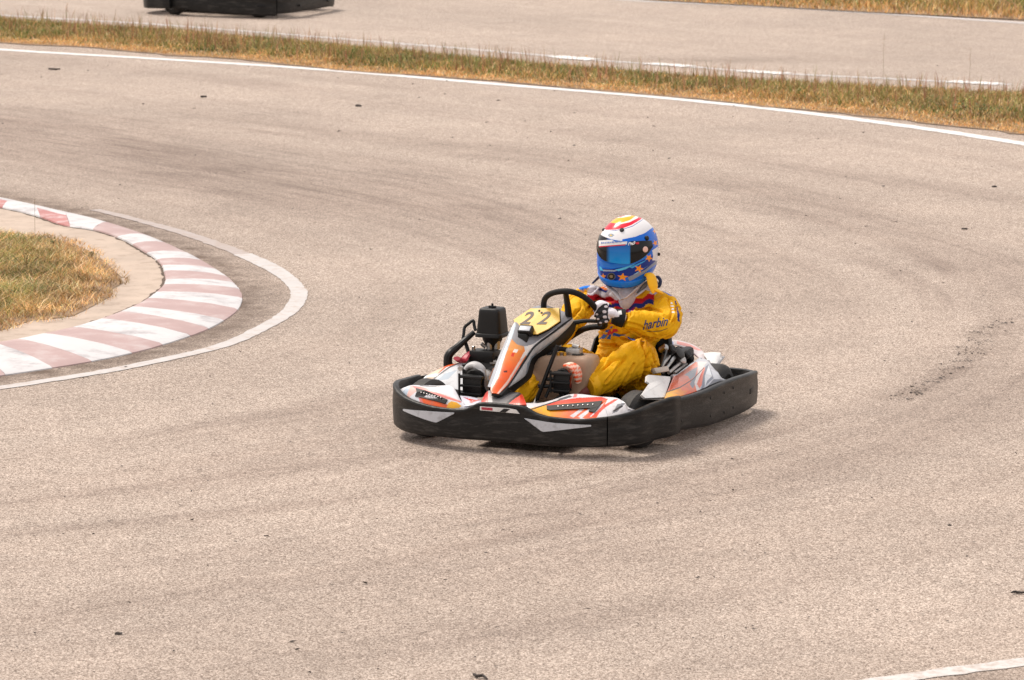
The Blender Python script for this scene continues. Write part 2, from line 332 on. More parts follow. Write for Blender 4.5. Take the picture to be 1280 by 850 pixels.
# painted lines: thin sheets 4 mm up, ragged and worn
def paint_mat(name, col, wear, scale=9, under=(.30, .23, .19)):
    m = mat(name, col, rough=.7, noise_amt=.06, nscale=6); N = m.node_tree.nodes; L = m.node_tree.links; b = N['Principled BSDF']
    src = b.inputs['Base Color'].links[0].from_socket
    n = N.new('ShaderNodeTexNoise'); n.inputs['Scale'].default_value = scale; n.inputs['Detail'].default_value = 9; n.inputs['Roughness'].default_value = .75
    L.new(N['Texture Coordinate'].outputs['Object'], n.inputs[0])
    r = N.new('ShaderNodeMapRange'); r.inputs[1].default_value = .60-wear*.25; r.inputs[2].default_value = .72-wear*.1; L.new(n.outputs[0], r.inputs[0])
    k = N.new('ShaderNodeMix'); k.data_type = 'RGBA'; L.new(r.outputs[0], k.inputs[0]); L.new(src, k.inputs[6]); k.inputs[7].default_value = (*under, 1); L.new(k.outputs[2], b.inputs['Base Color'])
    return m
def line(name, path, width, m, z=.003, n=None, jit=.006):
    L_ = np.sum(np.hypot(*np.diff(path, axis=0).T)); n = n or int(L_/.06); p = resample(path, n)
    T = np.gradient(p, axis=0); T /= np.hypot(*T.T)[:, None]; Nn = np.c_[-T[:, 1], T[:, 0]]
    wd = np.interp(np.linspace(0, 1, n), np.linspace(0, 1, len(np.atleast_1d(width))), np.atleast_1d(width))/2
    a = p+Nn*(wd+rng.normal(0, jit, n))[:, None]; b = p-Nn*(wd+rng.normal(0, jit, n))[:, None]
    V = np.vstack([np.c_[a, np.full(n, z)], np.c_[b, np.full(n, z)]]); F = [(i, i+1, i+1+n, i+n) for i in range(n-1)]
    return tag(MB().add(V, F).out(name, m, smooth=False), kind='structure')
pw = paint_mat('line_paint', (.68, .66, .645), .1); pworn = paint_mat('worn_line_paint', (.58, .55, .53), .6, 16, (.40, .32, .27)); pfade = paint_mat('faded_line_paint', (.51, .485, .475), .5, 12, (.42, .345, .30)); pthin = paint_mat('rubbed_line_paint', (.41, .365, .355), .9, 11, (.36, .285, .245))
line('edge_line', g2([(-300, 39), (0, 62), (200, 74), (400, 87), (640, 107), (800, 120), (960, 136), (1120, 156), (1280, 180), (1560, 226)]), .165, pw)
wi = np.interp(np.linspace(0, 1, 160), [0, .25, .40, .5, .56, .62, .8, 1], [.07, .08, .105, .125, .13, .105, .095, .095])
FADE = int(np.argmin(np.hypot(*(INNER_LINE-at(120, 262)[:2]).T)))
TH = int(np.argmin(np.hypot(*(INNER_LINE-at(300, 318)[:2]).T)))
line('edge_line', INNER_LINE[FADE:TH+1], wi[FADE:TH+1]*.9, pthin, jit=.005)
line('edge_line', INNER_LINE[TH:], wi[TH:], pfade, jit=.003)
line('edge_line', g2([(900, 896), (1080, 856), (1180, 841), (1280, 828), (1500, 796)]), .115, pworn, jit=.004)
SEC = resample(g2([(-300, -2), (0, 19), (200, 31), (430, 49), (640, 66), (740, 75), (830, 81), (960, 91), (1100, 98), (1262, 106)]), 400)
for x0, x1, wd_, mm_ in ((0, 1262, .11, pfade), (690, 744, .24, pw), (808, 862, .2, pw), (930, 985, .22, pw), (1188, 1252, .22, pw)):
    a_, b_ = [int(np.argmin(np.abs(SEC[:, 0]/SEC[:, 1]-(x-640)/5200.*1.0))) for x in (x0, x1)]; line('edge_line', SEC[min(a_, b_):max(a_, b_)+1], wd_, mm_, z=.003 if x0 == 0 else .006, jit=.02, n=max(8, (b_-a_)*2))
line('edge_line', g2([(560, -14), (760, -1), (1000, 11), (1280, 29), (1500, 44)]), .17, pfade)
# ---- kerb: a sloped concrete strip of painted blocks
kerb = empty('kerb', (*KOUT[250], 0)); tag(kerb, kind='structure')
C6 = lambda l: [(x/2.8333, y/2.8333+220) for x, y in l]
inn = C6([(-160, 90), (-60, 100), (20, 111), (116, 147), (220, 181), (330, 190), (402, 217), (462, 243), (512, 273), (550, 297), (573, 318), (580, 337), (581, 368), (575, 386), (555, 412), (525, 434), (478, 464), (438, 481), (368, 506), (262, 537), (170, 560), (60, 577), (-30, 590), (-125, 603), (-240, 618), (-350, 632)])
outr = C6([(-150, 54), (-40, 68), (60, 86), (140, 104), (240, 128), (372, 168), (520, 212), (592, 240), (680, 277), (738, 303), (790, 335), (826, 360), (846, 382), (859, 405), (861, 436), (828, 476), (765, 514), (715, 543), (645, 567), (548, 598), (430, 626), (305, 657), (175, 681), (10, 706), (-120, 724), (-260, 742)])
def near_i(curve, pts, z): q = np.array([at(x, y, z)[:2] for x, y in pts]); return [int(np.argmin(np.hypot(*(curve-p).T))) for p in q]
KOd, KId = resample(KOUT, 4000), resample(KIN, 4000)
io, ix = near_i(KOd, outr, 0.), near_i(KId, inn, .03)
kw = mat('kerb_white', (.57, .555, .56), rough=.6, bump=.3, bscale=25, noise_amt=.06, nscale=4, dirt=((.27, .24, .25), .9, 4.2))
kp = mat('kerb_pink', (.41, .283, .272), rough=.6, bump=.3, bscale=25, noise_amt=.10, nscale=4, dirt=((.50, .44, .43), .9, 4.))
kr = mat('kerb_red', (.42, .17, .16), rough=.65, bump=.3, bscale=25, noise_amt=.1, nscale=6, dirt=((.62, .55, .55), .8, 7))
prof = [(0, -.02), (.012, .006), (.05, .014), (.3, .030), (.6, .038), (.88, .038), (.975, .034), (1, .018)]
for i in range(len(io)-1):
    a0, a1, b0, b1 = io[i], io[i+1], ix[i], ix[i+1]
    if a1 <= a0: a1 = a0+8
    if b1 <= b0: b1 = b0+5
    mtl = kw if i % 2 == 0 else (kr if i in (1, 3) else kp)
    if i in (1, 3):            # old red paint survives only on the inner part
        spans = [((0, .42), kw), ((.42, 1), kr)]
    else: spans = [((0, 1), mtl)]
    blk = None
    for (f0, f1), mm in spans:
        ns = 9; rings = []
        us = sorted(set([f0, f1]+[q for q, _ in prof if f0 < q < f1])); g = .0012
        for t in np.linspace(0, 1, ns):
            po = KOd[int(round(a0+(a1-a0)*t))]; pi_ = KId[int(round(b0+(b1-b0)*t))]
            rings.append([(*(po*(1-u)+pi_*u+rng.normal(0, .0012, 2)), np.interp(u, [q for q, _ in prof], [z for _, z in prof])) for u in us]+[(*(po*(1-f1)+pi_*f1), -.03), (*(po*(1-f0)+pi_*f0), -.03)])
        o = MB().loft([np.array(r) for r in rings]).out('painted_block', mm, kerb if blk is None else blk, sharp=40)
        if blk is None: o.location = -Vector(kerb.location); blk = o
        else: o.name = 'red_paint'
# ---- concrete apron + island soil
conc = mat('apron_concrete', (.46, .365, .295), rough=.8, noise_amt=.14, nscale=3, bump=.4, bscale=40, dirt=((.26, .19, .14), .7, 9))
ap = np.vstack([KId[::40]+0, [[-14, 21], [-14, 36]]])
def flat(name, poly2, z, m, **k):
    p = [Vector((x, y, 0)) for x, y in poly2]; tri = tessellate_polygon([p])
    return tag(MB().add([(x, y, z) for x, y in poly2], tri).out(name, m, smooth=False), **k)
flat('apron', ap, .022, conc, kind='structure')
ISL = g2([(-500, 250), (-100, 283), (0, 291), (60, 294), (95, 300), (112, 308), (125, 314), (136, 322), (148, 333), (160, 345), (163, 354), (150, 361), (148, 371), (135, 378), (115, 389), (96, 398), (66, 402), (40, 404), (20, 411), (0, 417), (-120, 436), (-500, 470)], .026)
soil = mat('dry_soil', (.27, .18, .11), rough=.95, noise_amt=.35, nscale=7, bump=.6, bscale=30, dirt=((.12, .08, .05), .8, 6))
cen = ISL.mean(0)
flat('soil', cen+(ISL-cen)*.93, .025, soil, kind='structure')
JT = KId[1100:3700:12]; JT = JT+rng.normal(0, .004, JT.shape); line('kerb_joint', JT, .022, mat('joint_dirt', (.10, .07, .05), rough=.95, noise_amt=.5, nscale=30), z=.0245, jit=.006)
STN = [(-300, 32), (0, 53), (100, 58), (200, 67), (320, 76), (430, 88), (540, 95), (640, 103), (740, 112), (860, 122), (960, 133), (1060, 142), (1160, 154), (1280, 168), (1560, 212)]
STF = [(-300, 6), (0, 27), (200, 39), (430, 60), (640, 79), (830, 95), (960, 104), (1100, 112), (1280, 119), (1560, 133)]
sn, sf = resample(g2(STN, .01), 90), resample(g2(STF, .01), 90)
sn2 = sn+rng.normal(0, .035, sn.shape)
flat('verge_soil', np.vstack([sn2, sf[::-1]]), .006, soil, kind='structure')
FGN = g2([(300, -31), (700, -7), (830, 1), (960, 8), (1100, 16), (1280, 25), (1560, 42)], .01)
flat('verge_soil', np.vstack([resample(FGN, 60), [[14, 56], [14, 75], [-10, 75]]]), .012, soil, kind='structure')
# ================================================================ KART
kart = empty('go_kart', tuple(KO), KYAW)
tag(kart, 'orange and white racing kart with yellow number 22 plate, carrying the driver', 'go-kart')
_kids = []
# --- bumper ring: x, y, top z, bottom z
RING = [(-.79, .70, .206, .03), (-.6, .727, .222, .033), (-.38, .733, .234, .035), (-.15, .73, .236, .04), (0, .722, .231, .045), (.15, .705, .231, .056), (.3, .688, .235, .07), (.42, .672, .240, .075)]
SIDE_L = RING
CORN_L = [(.40, .722, .262, .073), (.48, .712, .267, .071), (.6, .658, .252, .066), (.7, .622, .235, .062), (.765, .565, .219, .06), (.81, .50, .208, .058)]
FRONT = [(.812, .495, .208, .058), (.845, .42, .199, .057), (.862, .35, .195, .056), (.875, .22, .200, .054), (.873, .16, .209, .054), (.871, .125, .220, .054), (.868, .085, .238, .054), (.866, .05, .244, .054), (.864, -.05, .246, .054), (.864, -.13, .246, .055), (.866, -.165, .240, .055), (.868, -.20, .222, .055), (.869, -.24, .207, .055), (.866, -.32, .203, .056), (.848, -.44, .208, .055), (.80, -.56, .222, .052), (.74, -.645, .24, .055), (.66, -.71, .262, .062), (.55, -.752, .266, .065), (.4, -.775, .255, .062), (.22, -.785, .245, .06)]
SIDE_R = [(.19, -.77, .235, .05), (0, -.755, .232, .045), (-.3, -.74, .234, .035), (-.6, -.727, .222, .033), (-.79, -.70, .208, .03)]
REAR = [(-.795, -.69, .205, .05), (-.84, -.6, .205, .05), (-.87, -.4, .2, .05), (-.88, 0, .195, .05), (-.87, .4, .2, .05), (-.84, .6, .205, .05), (-.795, .69, .205, .05)]
def wall(name, pts, th=.030, n=90, parent=kart, m='bumper', flare=.0):
    p = resample(pts, n); T = np.gradient(p[:, :2], axis=0); T /= np.hypot(*T.T)[:, None]; N = np.c_[-T[:, 1], T[:, 0]]
    c = np.array([0, 0]); N *= np.sign(((p[:, :2]-c)*N).sum(1).mean())      # outward
    R = []
    for i in range(n):
        x, y, zt, zb = p[i]; h = zt-zb; nx_, ny_ = N[i]
        pr = [(-.010, zb), (-.002, zb+.006), (.0, zb+.02), (.003, zb+h*.35), (.004, zb+h*.6), (.0, zt-.022), (.002, zt-.018), (.002, zt-.006), (-.002, zt-.001), (-.010, zt+.001), (-th+.004, zt-.002), (-th, zt-.010), (-th, zb)]
        R.append([(x+nx_*o, y+ny_*o, z) for o, z in pr])
    return MB().loft([np.array(r) for r in R]).out(name, M[m], parent, sharp=50)
fb = wall('front_bumper', FRONT[::-1], n=160)
cb_ = wall('corner_bumper', CORN_L[::-1], n=60)
sb = wall('side_bumper', SIDE_L[::-1], n=90, th=.034)
wall('side_bumper', SIDE_R, n=60); wall('rear_bumper', REAR, n=60)
FR = resample(FRONT, 600); FRT = np.gradient(FR[:, :2], axis=0); FRT /= np.hypot(*FRT.T)[:, None]
def on_front(y, z, off=.005):
    i = int(np.argmin(np.abs(FR[:, 1]-y)+(FR[:, 0] < .5)*9)); n_ = np.array([-FRT[i, 1], FRT[i, 0]]); n_ *= np.sign(n_[0]+1e-9) if abs(n_[0]) > .2 else np.sign(n_[1]*y)
    return np.array([*(FR[i, :2]+n_*off), z])
def front_patch(name, top, bot, m, par=fb, th=.004, off=.0065):
    A = resample(np.array(top), 26, False); B = resample(np.array(bot), 26, False)
    return MB().sheet(np.array([on_front(*q, off) for q in A]), np.array([on_front(*q, off) for q in B]), 26, 5, 0, th, up=(1, 0, 0), smooth=False).out(name, m, par)
front_patch('reflector_panel', [(.088, .184), (.25, .172), (.425, .170)], [(.094, .180), (.185, .124), (.425, .163)], M['decal'])
front_patch('reflector_panel', [(-.60, .168), (-.45, .180), (-.285, .186)], [(-.60, .160), (-.385, .127), (-.288, .180)], M['decal'])
st = front_patch('sponsor_strip', [(-.150, .226), (.0, .227), (.045, .222)], [(-.150, .207), (.0, .205), (.06, .204)], M['white'])
front_patch('red_badge', [(-.142, .223), (-.082, .223)], [(-.142, .211), (-.082, .210)], M['red'], par=st, off=.0082, th=.0015)
front_patch('black_stroke', [(-.02, .224), (.012, .2235)], [(-.045, .207), (-.012, .206)], M['black'], par=st, off=.0085, th=.0015)
# bolts and slot on the left side bumper
SL = resample(SIDE_L, 400)
def on_side(x, z, off): i = int(np.argmin(np.abs(SL[:, 0]-x))); t = SL[min(i+1, 399), :2]-SL[i-1, :2]; t = t/np.hypot(*t); n_ = np.array([-t[1], t[0]]); n_ *= np.sign(n_[1]); return np.array([*(SL[i, :2]+n_*off), z]), np.array([n_[0], n_[1], 0.])
for x, z in ((-.02, .185), (-.02, .095), (-.20, .185), (-.20, .085), (-.33, .19), (-.33, .09), (.3, .12)):
    p, n_ = on_side(x, z, .002); MB().lathe([(0, .008), (.002, .007), (.003, .004), (.003, .001)], p, n_, 12, True).out('bolt', M['black'], sb)
p, n_ = on_side(-.63, .13, .0035); MB().box(p, (.085, .004, .028), .002, ax=np.array([[-n_[1], n_[0], 0], n_, [0, 0, 1]])).out('slot', M['seat'], sb)
# --- chassis
mb = MB()
for s in (-1, 1):
    mb.tube([(.72, s*.2, .055), (.45, s*.24, .055), (.1, s*.3, .055), (-.3, s*.32, .06), (-.62, s*.3, .075)], .014, 8)
    mb.tube([(.53, s*.2, .06), (.53, s*.42, .12)], .014, 8); mb.tube([(-.2, s*.3, .06), (-.25, s*.69, .1)], .012, 8); mb.tube([(.15, s*.3, .06), (.2, s*.69, .1)], .012, 8)
    mb.tube([(.72, s*.2, .055), (.84, s*.2, .09)], .012, 8)
mb.tube([(.72, -.2, .055), (.72, .2, .055)], .014, 8); mb.tube([(.53, -.22, .06), (.53, .22, .06)], .014, 8); mb.tube([(-.2, -.32, .06), (-.2, .32, .06)], .014, 8)
mb.tube([(-.535, -.62, .14), (-.535, .62, .14)], .02, 12, smooth=False)
for s in (-1, 1): mb.tube([(-.62, s*.3, .075), (-.9, s*.35, .12)], .012, 8)
mb.out('chassis_frame', M['dark_metal'], kart)
MB().box((.36, 0, .045), (.74, .50, .006), .001).out('floor_tray', M['dark_metal'], kart)
# --- wheels
def wheel(x, y, R, wd, steer=0):
    t = MB(); h = wd/2; c, s_ = math.cos(steer), math.sin(steer); ax = (-s_, c, 0) if y > 0 else (s_, -c, 0)
    pr = [(-h+.012, R*.50), (-h, R*.62), (-h+.002, R*.80), (-h+.014, R*.93), (-h+.03, R*.985), (-h*.5, R), (0, R), (h*.5, R), (h-.03, R*.985), (h-.014, R*.93), (h-.002, R*.80), (h, R*.62), (h-.012, R*.50)]
    w0 = t.lathe(pr, (x, y, R), ax, 40).out('wheel', M['tyre'], kart)
    r = MB().lathe([(-h+.014, R*.5), (-h+.02, R*.42), (0, R*.36), (h-.022, R*.40), (h-.012, R*.505), (h-.006, R*.5), (h-.018, R*.36), (h-.03, R*.2), (h-.012, R*.17), (h-.004, R*.10), (h, .004)], (x, y, R), ax, 28).out('rim', M['rim'], w0)
    for k in range(3):
        a = k*2.094; q = np.array([x, y, R])+np.array(ax)*(h-.022)+R*.27*(math.cos(a)*np.array([c, s_, 0])+math.sin(a)*np.array([0, 0, 1]))
        MB().lathe([(0, .008), (.01, .008), (.011, .001)], q, ax, 8).out('wheel_nut', M['steel'], w0)
    return w0
wheel(.44, .515, .140, .125, -.28); wheel(.56, -.565, .144, .125, -.28); wheel(-.535, .555, .136, .15); wheel(-.535, -.56, .139, .19)
# --- front wheel panels
def arr(*l): return np.array(l, float)
YE, OR, RO, WH, PK, BK, GR = (246, 178, 30), (240, 96, 34), (226, 66, 40), (224, 221, 224), (226, 130, 125), (22, 20, 22), (128, 128, 134)
A = np.array([[FR[i, 0]-.030, FR[i, 1], FR[i, 2]-.012] for i in range(600) if FR[i, 1] < .49 and FR[i, 1] > .07 and FR[i, 0] > .5][::8])[::-1]
CL = resample(CORN_L, 60); A2 = np.array([[q[0]-.03, q[1]-.012, q[2]-.012] for q in CL if q[0] > .685])[::-1][::5]
A = np.vstack([A, A2])
B = PL([(640, 507, .80), (656, 504, .79), (676, 503.5, .75), (692, 499.5, .71), (710, 493.5, .67), (724, 492.5, .65), (749, 495.5, .655), (771, 497.5, .66), (780, 504, .69), (785, 512, .715)])
fp = MB().sheet(A, B, 220, 60, .012, .005).out('front_panel', M['livery'], kart)
paint(fp, WH, [
    (OR, [(683, 505), (722, 500), (760, 498.5), (745, 523), (690, 523), (683, 512)], (YE, 0, 712, 678)),
    (YE, [(651, 514), (668, 509), (684, 505), (690, 524), (660, 520)]),
    (RO, [(683, 504.8), (700, 500.5), (722, 497.2), (752, 496), (760, 499), (752, 501.5), (722, 502.5), (700, 505), (683, 507)]),
    (WH, [(712, 520), (727, 510), (732, 510), (717, 522)]), (WH, [(722, 521), (736, 511), (741, 511), (727, 523)]), (WH, [(733, 521), (748, 508), (756, 503), (741, 521)]),
    (RO, [(739, 521), (752, 508), (768, 499), (773, 499), (757, 509), (744, 521)]), (RO, [(733, 521), (743, 512), (746, 512), (736, 522)]),
    (GR, [(765, 517), (772, 505), (783, 503), (776, 510), (771, 515)]), (BK, [(765, 514), (777, 506.5), (779, 508), (768, 514.5)]),
    (BK, [(652, 515), (676, 507), (700, 499.2), (701, 500.2), (676, 508.6), (656, 515)]), ((70, 75, 82), [(697, 499), (712, 494), (716, 496), (702, 500)]),
    (RO, [(645, 509), (652, 507.5), (650, 510.5), (646, 511)]), (PK, [(716, 497), (718, 492), (722, 493), (720, 497)])])
def vent(px, par, off, nrm, rivets):
    pts = []
    for x, y, v in px: pts.append(P(x, y, 'x', v))
    n_ = np.array(nrm, float); n_ /= np.linalg.norm(n_); pts = np.array(pts)+n_*off
    v_ = MB().slab(pts, .006, n_).out('vent', M['black'], par, smooth=False)
    for x, y, xx in rivets:
        q = P(x, y, 'x', xx)+n_*(off+.001); MB().lathe([(-.004, .004), (.002, .0038), (.003, .0015)], q, n_, 8, True).out('rivet', M['steel'], v_)
    return v_
def surf_x(o, px, py):
    """x of the panel's own surface in that direction, so that trim lies on it"""
    V = verts(o); D = deco(V); N_ = normals(o); d = np.hypot(*(D-np.array([px, py])).T)+(np.abs(N_[:, 2]) < .05)*50; i = np.argsort(d)[:30]
    k = i[np.argmax(V[i] @ (KB@-DD))]; return V[k, 0]
def vent_on(o, poly, riv, off=.004, nrm=(.55, .2, .8)):
    return vent([(x, y, surf_x(o, x, y)) for x, y in poly], o, off, nrm, [(x, y, surf_x(o, x, y)) for x, y in riv])
vent_on(fp, [(683.5, 507.5), (753, 501.5), (749, 508), (743, 515.5), (736, 514.5), (737.5, 510.5), (687, 513), (683.5, 512)], [(698+6.2*i, 508.8-.35*i) for i in range(8)])
A = np.array([[q[0]-(.03 if abs(q[1]) < .6 else .022), q[1]+(.0 if abs(q[1]) < .6 else .018), q[2]-.012] for q in FR if q[1] < -.20 and q[0] > .66][::8])[::-1]
B = PL([(499, 495, .655), (503, 489, .655), (509, 484, .665), (514, 481.5, .68), (527, 481.5, .71), (545, 482, .735), (564, 482.5, .745), (571, 491, .775), (576, 500, .80), (581, 506.5, .825)])
fp2 = MB().sheet(A, B, 180, 60, .012, .005).out('front_panel', M['livery'], kart)
paint(fp2, (222, 222, 228), [
    ((232, 188, 180), [(513, 482), (530, 484), (552, 492), (576, 501), (575, 503), (548, 496), (522, 488), (512, 496), (516, 503), (524, 508), (514, 507), (507, 499)]),
    (PK, [(515, 482), (532, 485), (552, 493), (577, 502), (576, 503.5), (548, 495), (520, 487)]),
    ((190, 205, 220), [(500, 492), (508, 485), (512, 486), (506, 497), (509, 503), (502, 500)]),
    (OR, [(524, 495.5), (540, 500), (560, 506), (560, 513), (540, 512), (530, 509)]), (YE, [(560, 504), (564, 501.5), (571, 503), (577, 507.5), (574, 510), (558, 511)]),
    (PK, [(523, 497), (526, 497), (532, 509), (528, 509)]), ((205, 200, 205), [(566, 483), (568, 483), (579, 503), (577, 503)]),
    (BK, [(524, 481.4), (552, 483.4), (551, 484.2), (526, 482.6)])])
vent_on(fp2, [(520, 485.5), (532, 488.5), (559.5, 500), (556.5, 505), (536, 499.5), (519, 495.5), (521, 491)], [(527+3.5*i, 491.5+.9*i) for i in range(8)], nrm=(.6, -.1, .8))
# small scripted white panel beside the nose
A = PL([(580, 508, .835), (592, 506, .835), (603, 504, .835)]); B = PL([(575, 494.5, .74), (586, 495.5, .74), (599, 498, .75)])
q = MB().sheet(A, B, 40, 20, .004, .004).out('nose_side_panel', M['livery'], kart); paint(q, (215, 214, 228), [(RO, [(580, 497), (590, 499), (596, 500), (588, 501)]), (PK, [(586, 502), (599, 499), (600, 500), (589, 504)]), ((190, 60, 90), [(578, 496), (585, 497.5), (584, 499)])])
# nose cone
A = PL([(601, 503.5, .835), (620, 505.5, .84), (640, 506, .84), (658, 505.5, .835)]); B = PL([(608, 490, .70), (613, 488, .69), (630, 489.5, .66), (648, 490.5, .67), (653, 493, .70)])
nc = MB().sheet(A, B, 90, 40, .016, .006).out('nose_cone', M['livery'], kart)
paint(nc, (104, 102, 104), [((226, 92, 84), [(598, 506), (606, 488), (610.5, 488), (610.5, 508)]), ((208, 205, 204), [(610, 508), (610, 486), (614, 486), (616, 508)]), (RO, [(630, 508), (637, 502), (653, 491), (662, 500), (660, 508)]), (BK, [(628, 508), (636, 501), (651, 490), (654, 491), (640, 501), (632, 508)])])
# --- steering fairing
cA = PL([(680, 380.5, .17), (664, 385, .28), (650, 396, .37), (641.5, 406, .43), (635, 425, .52), (627.5, 445, .60), (620, 466, .69), (613.5, 484, .77), (615, 491, .80)])
cB = PL([(712, 392.5, .19), (714, 397, .21), (704, 404, .27), (691, 414, .35), (668, 431.5, .47), (656, 448, .545), (646, 464, .63), (635, 480.5, .72), (623, 492.5, .795)])
fair = MB().sheet(cA, cB, 260, 90, .014, .006).out('steering_fairing', M['livery'], kart)
paint(fair, (235, 232, 232), [
    ((150, 150, 156), [(660, 376), (690, 376), (718, 396), (690, 414), (668, 429), (661, 432.5), (652, 433), (643, 429), (637, 419), (636, 400)]),
    (OR, [(640, 424), (646, 430.5), (655, 433), (658, 446), (647, 462), (630, 490), (620, 496), (608, 492), (618, 468), (627, 445), (633, 428)], ((246, 150, 60), 1, 462, 432)),
    ((246, 165, 90), [(636, 424), (644, 430), (655, 433.5), (652, 438), (634, 438)]),
    ((242, 205, 190), [(660, 434), (666, 431), (655, 447), (645, 463), (634, 481), (629, 486), (624, 492), (621, 492), (634, 476), (646, 456)]),
    ((205, 220, 230), [(640, 406), (643, 402), (645, 406), (639, 425), (618, 480), (613, 484), (612, 480), (630, 438)]),
    ((250, 240, 232), [(643, 436), (648, 437), (646, 441), (641, 440)]), (RO, [(640, 441), (643.5, 441), (642, 446), (638.5, 445)]),
    ((250, 240, 232), [(660, 432), (666, 430.5), (655, 447), (650, 449)]), ((90, 30, 25), [(629, 463.5), (634, 463), (634, 465.5), (630, 465.5)]),
    ((60, 60, 64), [(666, 380), (690, 380), (700, 385), (697, 387), (680, 384)]),
    (RO, [(686, 381), (692, 380), (694, 382.5), (688, 383)])])
blk = MB().sheet(cB[1:]+[0, .001, -.002], PL([(715.5, 397.5, .205), (706, 405, .265), (693, 415, .345), (670, 432, .465), (658, 449, .54), (648, 464.5, .62), (637, 481, .715), (626, 493, .79)])+[0, .002, -.002], 120, 3, 0, .006).out('fairing_seam', M['black'], fair)
fA = PL([(715.5, 397.5, .205), (706, 405, .262), (693, 415, .34), (670, 432, .46), (658, 449, .535), (648, 464.5, .615), (634, 483.5, .71)])
fB = PL([(717.5, 400.5, .195), (710, 410, .225), (695, 424, .29), (677, 438.5, .37), (664, 450, .44), (657, 469, .53), (636, 484.5, .70)])
fl = MB().sheet(fA, fB, 200, 30, .006, .006).out('fairing_flank', M['livery'], fair)
paint(fl, (232, 233, 235), [((185, 200, 210), [(700, 422), (717, 402), (700, 419), (680, 433), (668, 444), (660, 460), (656, 468), (662, 452), (676, 438)]), ((60, 62, 66), [(696, 411), (706, 404), (708, 405), (698, 412)]), ((160, 178, 192), [(672, 440), (668, 450), (661, 464), (657, 470), (659, 455), (664, 446)])])
uA = fB+[0, .0, -.001]; uB = PL([(719, 413, .18), (713, 422, .20), (698, 437, .26), (680, 448, .33), (669, 457, .39), (663, 473, .47), (640, 492, .64)])
MB().sheet(np.vstack([[P(716.5, 399, 'x', .20)], uA[1:]]), uB, 60, 8, .004, .008).out('fairing_underframe', M['black'], fair)
MB().sheet(PL([(634, 484, .71), (628, 489.5, .76), (623, 493, .795), (615, 492, .80)]), PL([(643, 490, .64), (635, 494, .72), (624, 497.5, .785), (614, 494.5, .795)]), 30, 6, .004, .008, up=(1, 0, 0)).out('fairing_underframe', M['black'], fair)
# left-hand edge strip of the fairing (driver's right)
MB().sheet(cA[3:8], PL([(638.5, 410, .37), (631, 428, .46), (622, 449, .55), (615, 468, .64), (609.5, 483, .73)]), 60, 6, .0, .006, up=(.2, -1, .2)).out('fairing_flank', M['decal'], fair)
# number plate, standing off the fairing
pc = P(670, 400, 'x', .39); pn = np.array([.62, .03, .78]); pn /= np.linalg.norm(pn)
pl = np.array([PP(x, y, pc, pn) for x, y in [(642, 399.5), (663.5, 385.3), (698.8, 384.8), (699.8, 401), (685, 411), (671.5, 417.5), (650.5, 415.5), (645, 410)]])
for i in range(len(pl)): pass
plate = MB().slab(pl, .005, pn).out('number_plate', mat('plate_yellow', (.76, .46, .06), rough=.45, coat=.1, noise_amt=.08, nscale=14, dirt=((.82, .64, .30), .7, 9)), kart, smooth=False)
cen_p = pl.mean(0); inner = cen_p+(pl-cen_p)*1.03-pn*.008
MB().slab(inner, .006, pn).out('plate_backing', M['black'], plate, smooth=False)
V2, F2 = text_mesh('2', 0, .02)
for (bx, by), (rx, ry), (ux, uy) in (((649.5, 405.5), (661.5, 405.5), (659, 389.5)), ((670.5, 405.5), (682.5, 405.5), (680, 389.5))):
    o0 = PP(bx, by, pc, pn); r0 = PP(rx, ry, pc, pn)-o0; u0 = PP(ux, uy, pc, pn)-o0
    W = o0+V2[:, :1]*r0+V2[:, 1:2]*u0+pn*.0015
    m_ = len(W); MB().add(np.vstack([W, W-pn*.001]), [f for f in F2]+[tuple(i+m_ for i in f[::-1]) for f in F2]).out('digit', M['ink'], plate, smooth=False)
for x, y in ((674, 388.5), (677, 391)): MB().lathe([(0, .006), (.004, .005), (.005, .001)], PP(x, y, pc, pn), pn, 10, True).out('bolt', M['dark_metal'], plate)
tb = MB().box(P(657.5, 413.5, 'x', .46), (.05, .075, .04), .008, ax=np.array([[.78, 0, -.62], [0, 1, 0], [.62, 0, .78]])).out('transponder', M['black'], kart)
MB().box(P(656, 410.5, 'x', .475), (.03, .058, .004), .001, ax=np.array([[.78, 0, -.62], [0, 1, 0], [.62, 0, .78]])).out('silver_top', M['decal'], tb)
MB().box(P(655, 424, 'x', .47), (.05, .05, .06), .006).out('bracket', M['black'], tb)
# --- steering wheel and column
wn = np.array([-.57, -.04, .82]); wc = P(715, 393, 'x', .17)
rim_px = [(679.5, 386), (680.5, 375), (686, 368.5), (696, 365), (709, 364), (722, 367), (735, 375), (746, 387), (755, 400), (755, 408), (744, 408.5), (731, 411), (719, 417.5), (708, 424), (697, 423), (688, 413), (682, 400)]
rp = np.array([PP(x, y, wc, wn) for x, y in rim_px])
sw_ = MB().tube(rp, .0148, 14, closed=True, res=90).out('steering_wheel', M['blackmatt'], kart)
hub = PP(713, 398, wc, wn)+wn*-.03
MB().tube([PP(707, 366, wc, wn), PP(710, 380, wc, wn)-wn*.01, hub], [.014, .017, .02], 8, squash=.8).out('spoke', M['black'], sw_)
MB().tube([PP(752, 402, wc, wn), PP(732, 399, wc, wn)-wn*.01, hub], [.011, .013, .018], 8, squash=.8).out('spoke', M['black'], sw_)
MB().tube([PP(690, 417, wc, wn), PP(701, 408, wc, wn)-wn*.01, hub], [.011, .013, .018], 8, squash=.8).out('spoke', M['black'], sw_)
MB().lathe([(-.03, .02), (-.02, .035), (.005, .035), (.008, .02)], hub, wn, 16, True).out('hub', M['dark_metal'], sw_)
MB().tube([hub, (.60, -.02, .10)], .011, 10, smooth=False).out('steering_column', M['steel'], kart)
